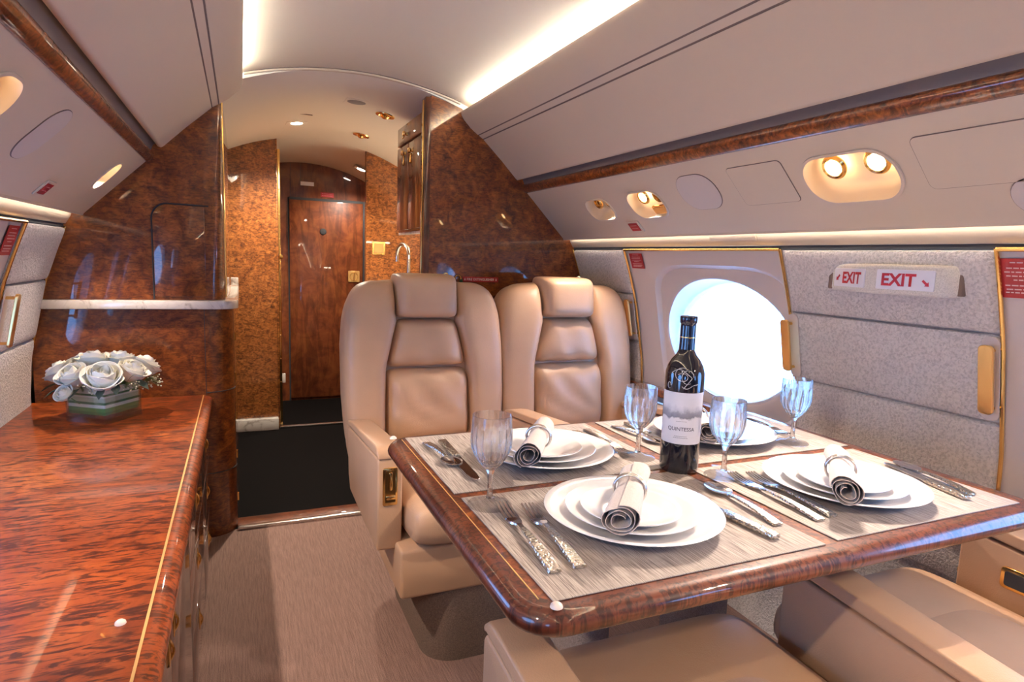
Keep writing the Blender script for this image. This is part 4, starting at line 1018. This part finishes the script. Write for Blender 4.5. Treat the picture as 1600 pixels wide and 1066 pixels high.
bm = NB(); strip(bm, [(.21*f, 0, hz(f*1.25), interp(f, [0, .08, .35, .56], [.0185, .0185, .0135, .0085]), .0032) for f in [k/14*.56 for k in range(15)]]); fork_h = mesh_of(bm, 'handle', 'handle')
bm = NB(); strip(bm, [(.21*f, 0, interp(f, [.56, .62, .70, .76], [hz(.70), .0055, .0030, .0022]), interp(f, [.56, .62, .66, .70, .76], [.0085, .009, .018, .0225, .0235]), .0026) for f in [.56+.02*k for k in range(11)]])
for k in range(4):
    x = (k-1.5)*.0063; strip(bm, [(.21*f, x*(1 if f < .97 else .97), interp(f, [.755, .86, 1], [.0022, .0026, .0075]), interp(f, [.755, .95, 1], [.0046, .0038, .0022]), .0026) for f in [.755, .80, .85, .90, .95, 1.0]])
fork_t = mesh_of(bm, 'tines', 'steel')
bm = NB(); strip(bm, [(.20*f, 0, hz(f*1.2), interp(f, [0, .08, .35, .66], [.018, .018, .013, .0075]), .0032) for f in [k/14*.66 for k in range(15)]]); spoon_h = mesh_of(bm, 'handle', 'handle')
bm = NB()
def spb(u, v, d): 
    rr = math.hypot(u, v); return (u*.0205, .20*.835+v*.034, .0058-.0052*max(0, 1-rr*rr)+d)
vs = []; nr, na_ = 8, 28
V = [[bm.verts.new(spb(r_/nr*math.cos(2*PI*k/na_), r_/nr*math.sin(2*PI*k/na_), .0)) for k in range(na_)] for r_ in range(1, nr+1)]
V2 = [[bm.verts.new(spb(r_/nr*math.cos(2*PI*k/na_), r_/nr*math.sin(2*PI*k/na_), .0012)) for k in range(na_)] for r_ in range(1, nr+1)]
for VV in (V, V2):
    bm.faces.new(VV[0])
    for A, B in zip(VV, VV[1:]):
        for k in range(na_): bm.faces.new((A[k], A[(k+1) % na_], B[(k+1) % na_], B[k]))
for k in range(na_): bm.faces.new((V[-1][k], V[-1][(k+1) % na_], V2[-1][(k+1) % na_], V2[-1][k]))
strip(bm, [(.20*.655, 0, hz(.79), .0075, .003), (.20*.68, 0, .0048, .009, .002)]); spoon_b = mesh_of(bm, 'spoon_bowl', 'steel')
bm = NB(); box(bm, -.009, .009, 0, .105, .001, .0085, .002, 2); knife_h = mesh_of(bm, 'handle', 'handle')
bm = NB(); o_ = [(-.0085, .1045), (.0085, .1045), (.0105, .13), (.0115, .17), (.0108, .205), (.0085, .222), (.004, .232), (-.002, .235), (-.0065, .23), (-.0085, .21)]
prism(bm, o_, 'z', .0035, .0056, .0006, 1); knife_b = mesh_of(bm, 'blade', 'steel')
def cutlery(kind, a, b, label):
    L = {'fork': .21, 'spoon': .20, 'knife': .235}[kind]; d = Vector(b)-Vector(a); rz = math.atan2(-d.x, d.y)
    t = thing('table_'+kind, label, kind, (a[0], a[1], ZM+.0002), rz, 'table cutlery')
    k = d.length/L
    for nm, me in {'fork': (('handle', fork_h), ('tines', fork_t)), 'spoon': (('handle', spoon_h), ('spoon_bowl', spoon_b)), 'knife': (('handle', knife_h), ('blade', knife_b))}[kind]:
        o = bpy.data.objects.new(nm, me); link(o); o.parent = t; o.scale = (1, k, 1)
cutlery('fork', (.364, .664), (.381, .888), 'left one of two forks by the aisle-side near plate')
cutlery('fork', (.401, .664), (.417, .868), 'right one of two forks by the aisle-side near plate')
cutlery('knife', (.722, .643), (.696, .871), 'knife right of the aisle-side near plate')
cutlery('spoon', (.764, .680), (.780, .860), 'spoon right of the aisle-side near plate')
cutlery('fork', (.845, .670), (.858, .885), 'left one of two forks by the wall-side near plate')
cutlery('fork', (.879, .674), (.895, .875), 'right one of two forks by the wall-side near plate')
cutlery('knife', (1.186, .650), (1.232, .84), 'knife right of the wall-side near plate')
cutlery('spoon', (1.222, .662), (1.262, .838), 'spoon right of the wall-side near plate')
cutlery('knife', (.393, 1.255), (.383, 1.005), 'dark-bladed knife left of the aisle-side far plate')
cutlery('spoon', (.358, 1.256), (.373, 1.09), 'spoon at the left end of the aisle-side far setting')
cutlery('fork', (.718, 1.248), (.702, 1.055), 'inner fork beside the aisle-side far plate')
cutlery('fork', (.753, 1.254), (.737, 1.045), 'outer fork beside the aisle-side far plate')
cutlery('spoon', (.834, 1.262), (.858, 1.095), 'spoon left of the window-side far plate')
cutlery('knife', (.878, 1.272), (.870, 1.05), 'knife left of the window-side far plate')
cutlery('fork', (1.205, 1.245), (1.165, 1.07), 'inner fork beside the window-side far plate')
cutlery('fork', (1.240, 1.235), (1.200, 1.06), 'outer fork beside the window-side far plate')

# ------------------------------------------------------------------ flowers on the credenza
VX, VY, VZ = -.408, 2.305, ZC+.0005; VA = R(45+10)
t = thing('flower_vase', 'square glass vase lined with striped green leaves on the credenza', 'vase', (VX, VY, VZ), VA)
def rbx(bm, h, z0, z1, r): prism(bm, rrect(2*h, 2*h, r, 3), 'z', z0, z1)
bm = NB(); n = 16
o1 = rrect(.15, .15, .010, 3); i1 = rrect(.140, .140, .006, 3); n = len(o1)
add(bm, [(x, y, 0) for x, y in o1]+[(x, y, .122) for x, y in o1]+[(x, y, .122) for x, y in i1]+[(x, y, .016) for x, y in i1],
    [list(range(n))]+[[k*n+i, k*n+(i+1) % n, (k+1)*n+(i+1) % n, (k+1)*n+i] for k in range(3) for i in range(n)]+[list(range(3*n, 4*n))])
build(bm, 'glass', M['vase_glass'], t, local=True)
bm = NB(); prism(bm, rrect(.134, .134, .004, 3), 'z', .026, .116); build(bm, 'leaf_lining', M['striped_leaf'], t, local=True)
def petal_mesh(h, w, curl, name='petal'):
    bm = NB(); nu, nv = 8, 8; V = {}
    for sd in (0, 1):
        for i in range(nu+1):
            for j in range(nv+1):
                u = i/nu*2-1; v = j/nv
                ww = w*(math.sin(PI*(.12+.60*v))**.7)*(1-.25*max(0, v-.8)/.2)
                ang = u*ww/.024
                rad = .006+.021*math.sin(PI/2*min(1, v*1.35))+curl*max(0, v-.62)**1.5*3.2+(.0006 if sd else 0)
                z = h*v-curl*.9*max(0, v-.8)-.007*u*u*v
                V[(sd, i, j)] = bm.verts.new((rad*math.cos(ang), rad*math.sin(ang), z))
    for i in range(nu):
        for j in range(nv):
            for sd in (0, 1): bm.faces.new((V[(sd, i, j)], V[(sd, i+1, j)], V[(sd, i+1, j+1)], V[(sd, i, j+1)]))
    for i in range(nu):
        for j in (0, nv): bm.faces.new((V[(0, i, j)], V[(0, i+1, j)], V[(1, i+1, j)], V[(1, i, j)]))
    for j in range(nv):
        for i in (0, nu): bm.faces.new((V[(0, i, j)], V[(0, i, j+1)], V[(1, i, j+1)], V[(1, i, j)]))
    return mesh_of(bm, name, 'petal')
P_out = petal_mesh(.044, .037, .009); P_mid = petal_mesh(.049, .036, .002); P_in = petal_mesh(.053, .034, -.006)
bm = NB(); lathe(bm, [(0, .002), (.008, .006), (.013, .02), (.010, .038), (.004, .043), (0, .041)], 14); P_core = mesh_of(bm, 'heart', 'petal_core')
bm = NB(); lathe(bm, [(0, -.004), (.006, -.002), (.008, .004), (.004, .010), (0, .01)], 10); tube(bm, [(0, 0, -.002), (.001, 0, -.05)], .0022, 6); P_stem = mesh_of(bm, 'stem', 'stem')
def rose(x, y, z, tilt, az, sc, label):
    t = thing('white_rose', label, 'rose', (x, y, z), 0, 'white roses in the vase')
    t.rotation_euler = (tilt*math.sin(az)*-1*-1, 0, 0)
    t.rotation_euler = Vector((math.cos(az)*math.sin(tilt), math.sin(az)*math.sin(tilt), math.cos(tilt))).to_track_quat('Z', 'Y').to_euler(); t.scale = (sc, sc, sc)
    for n_, me, s0, ph in ((5, P_out, 1.12, 0), (5, P_mid, .96, .5), (4, P_mid, .84, .2), (4, P_in, .76, .9), (3, P_in, .62, .3), (3, P_in, .46, 1.1), (2, P_in, .30, .2)):
        for k in range(n_):
            o = bpy.data.objects.new('petal', me); link(o); o.parent = t; o.rotation_euler = (0, R(random.uniform(-6, 6)), ph+2*PI*k/n_+random.uniform(-.15, .15)); o.scale = (s0, s0, random.uniform(.92, 1.05))
    for nm, me in (('heart', P_core), ('stem', P_stem)):
        o = bpy.data.objects.new(nm, me); link(o); o.parent = t
RS = [(-.050, -.055, .135, .75, 1.15, 'white rose at the left front of the bouquet'), (.012, -.075, .128, .80, 1.35, 'large open white rose at the front of the bouquet'), (.068, -.030, .138, .65, 1.15, 'white rose at the right front of the bouquet'),
      (-.085, .000, .140, .95, 1.15, 'white rose at the far left of the bouquet'), (.085, .030, .142, .9, 1.2, 'white rose at the far right of the bouquet'), (-.020, .000, .165, .15, 1.15, 'white rose at the top centre of the bouquet'),
      (.040, .015, .163, .3, 1.1, 'white rose at the top right of the bouquet'), (-.045, .050, .155, .6, 1.1, 'white rose at the back left of the bouquet'), (.020, .065, .155, .6, 1.1, 'white rose at the back of the bouquet'), (-.068, -.088, .105, 1.2, .72, 'small white rose hanging over the left rim of the vase')]
for dx, dy, z, tl_, sc, lb in RS:
    rose(VX+dx*1.05, VY+dy*1.05, VZ+z-.016, tl_*.7, math.atan2(dy, dx), sc*1.08, lb)
LV = [(-.115, -.03, .112, 3.3), (-.10, -.055, .102, 3.6), (-.045, -.10, .105, 4.2), (.02, -.115, .108, 4.6), (.05, -.10, .116, 4.9), (.10, -.06, .118, 5.6)]
bm = NB(); add(bm, [(0, 0, 0), (.014, .009, .004), (.032, .011, .003), (.052, 0, -.004), (.032, -.011, .003), (.014, -.009, .004), (.026, 0, .0)], [(0, 1, 6), (1, 2, 6), (2, 3, 6), (3, 4, 6), (4, 5, 6), (5, 0, 6)])
r_ = bmesh.ops.solidify(bm, geom=bm.faces[:], thickness=.0008); lf = mesh_of(bm, 'eucalyptus_leaf', 'leaf')
LBL = ['grey-green leaf sticking out at the far left of the vase', 'lower grey-green leaf at the left of the vase', 'grey-green leaf hanging over the left front of the vase', 'grey-green leaf hanging over the front corner of the vase', 'grey-green leaf over the right front of the vase', 'grey-green leaf at the right end of the vase']
for (dx, dy, z, a_), lb in zip(LV, LBL):
    o = bpy.data.objects.new('eucalyptus_leaf', lf); link(o); o.location = (VX+dx*.95, VY+dy*.95, VZ+z+.012); o.rotation_euler = (.2, .42, a_); o.scale = (1.15, 1.15, 1.15); tag(o, lb, 'leaf', 'grey-green leaves in the vase')
SB = [(-.015, -.098, .104, 20, 'sprig of tiny pale buds over the front left rim of the vase'), (.075, -.068, .110, 22, 'sprig of tiny white buds at the right front of the vase'), (.125, -.015, .120, 30, 'sprig of tiny buds sticking out at the far right of the vase')]
for dx, dy, z, nb_, lb in SB:
    t = thing('bud_sprig', lb, 'flower sprig', (VX+dx*.92, VY+dy*.92, VZ+.118), 0, 'bud sprigs in the vase')
    rnd = random.Random(nb_); bs = NB(); bb_ = NB(); d0 = Vector((dx, dy, .0)).normalized()
    for k in range(nb_):
        e = d0*.030+Vector((rnd.gauss(0, .012), rnd.gauss(0, .012), rnd.gauss(-.002, .010)))
        tube(bs, [(0, 0, 0), tuple(e*.55+Vector((0, 0, .004))), tuple(e)], .0006, 5)
        lathe(bb_, [(0, -.0028), (.0022, -.001), (.0024, .001), (0, .0028)], 7, tuple(e))
    build(bs, 'stems', M['stem'], t, local=True); b_ = build(bb_, 'buds', M['berry'], t, local=True); b_['kind'] = 'stuff'

# ------------------------------------------------------------------ window portals only steer sampling of the sky
for s in (1, -1):
    for yc in WIN:
        ld = bpy.data.lights.new('window_portal', 'AREA'); ld.shape = 'RECTANGLE'; ld.size = .62; ld.size_y = .44; ld.cycles.is_portal = True
        lo = bpy.data.objects.new('window_portal', ld); link(lo); lo.location = (sx(s, 1.175), yc, .865)
        lo.rotation_euler = Vector((-s, 0, 0)).to_track_quat('-Z', 'Y').to_euler(); lo.rotation_euler = (Matrix(((0, 0, s), (s, 0, 0), (0, 1, 0)))).to_euler()
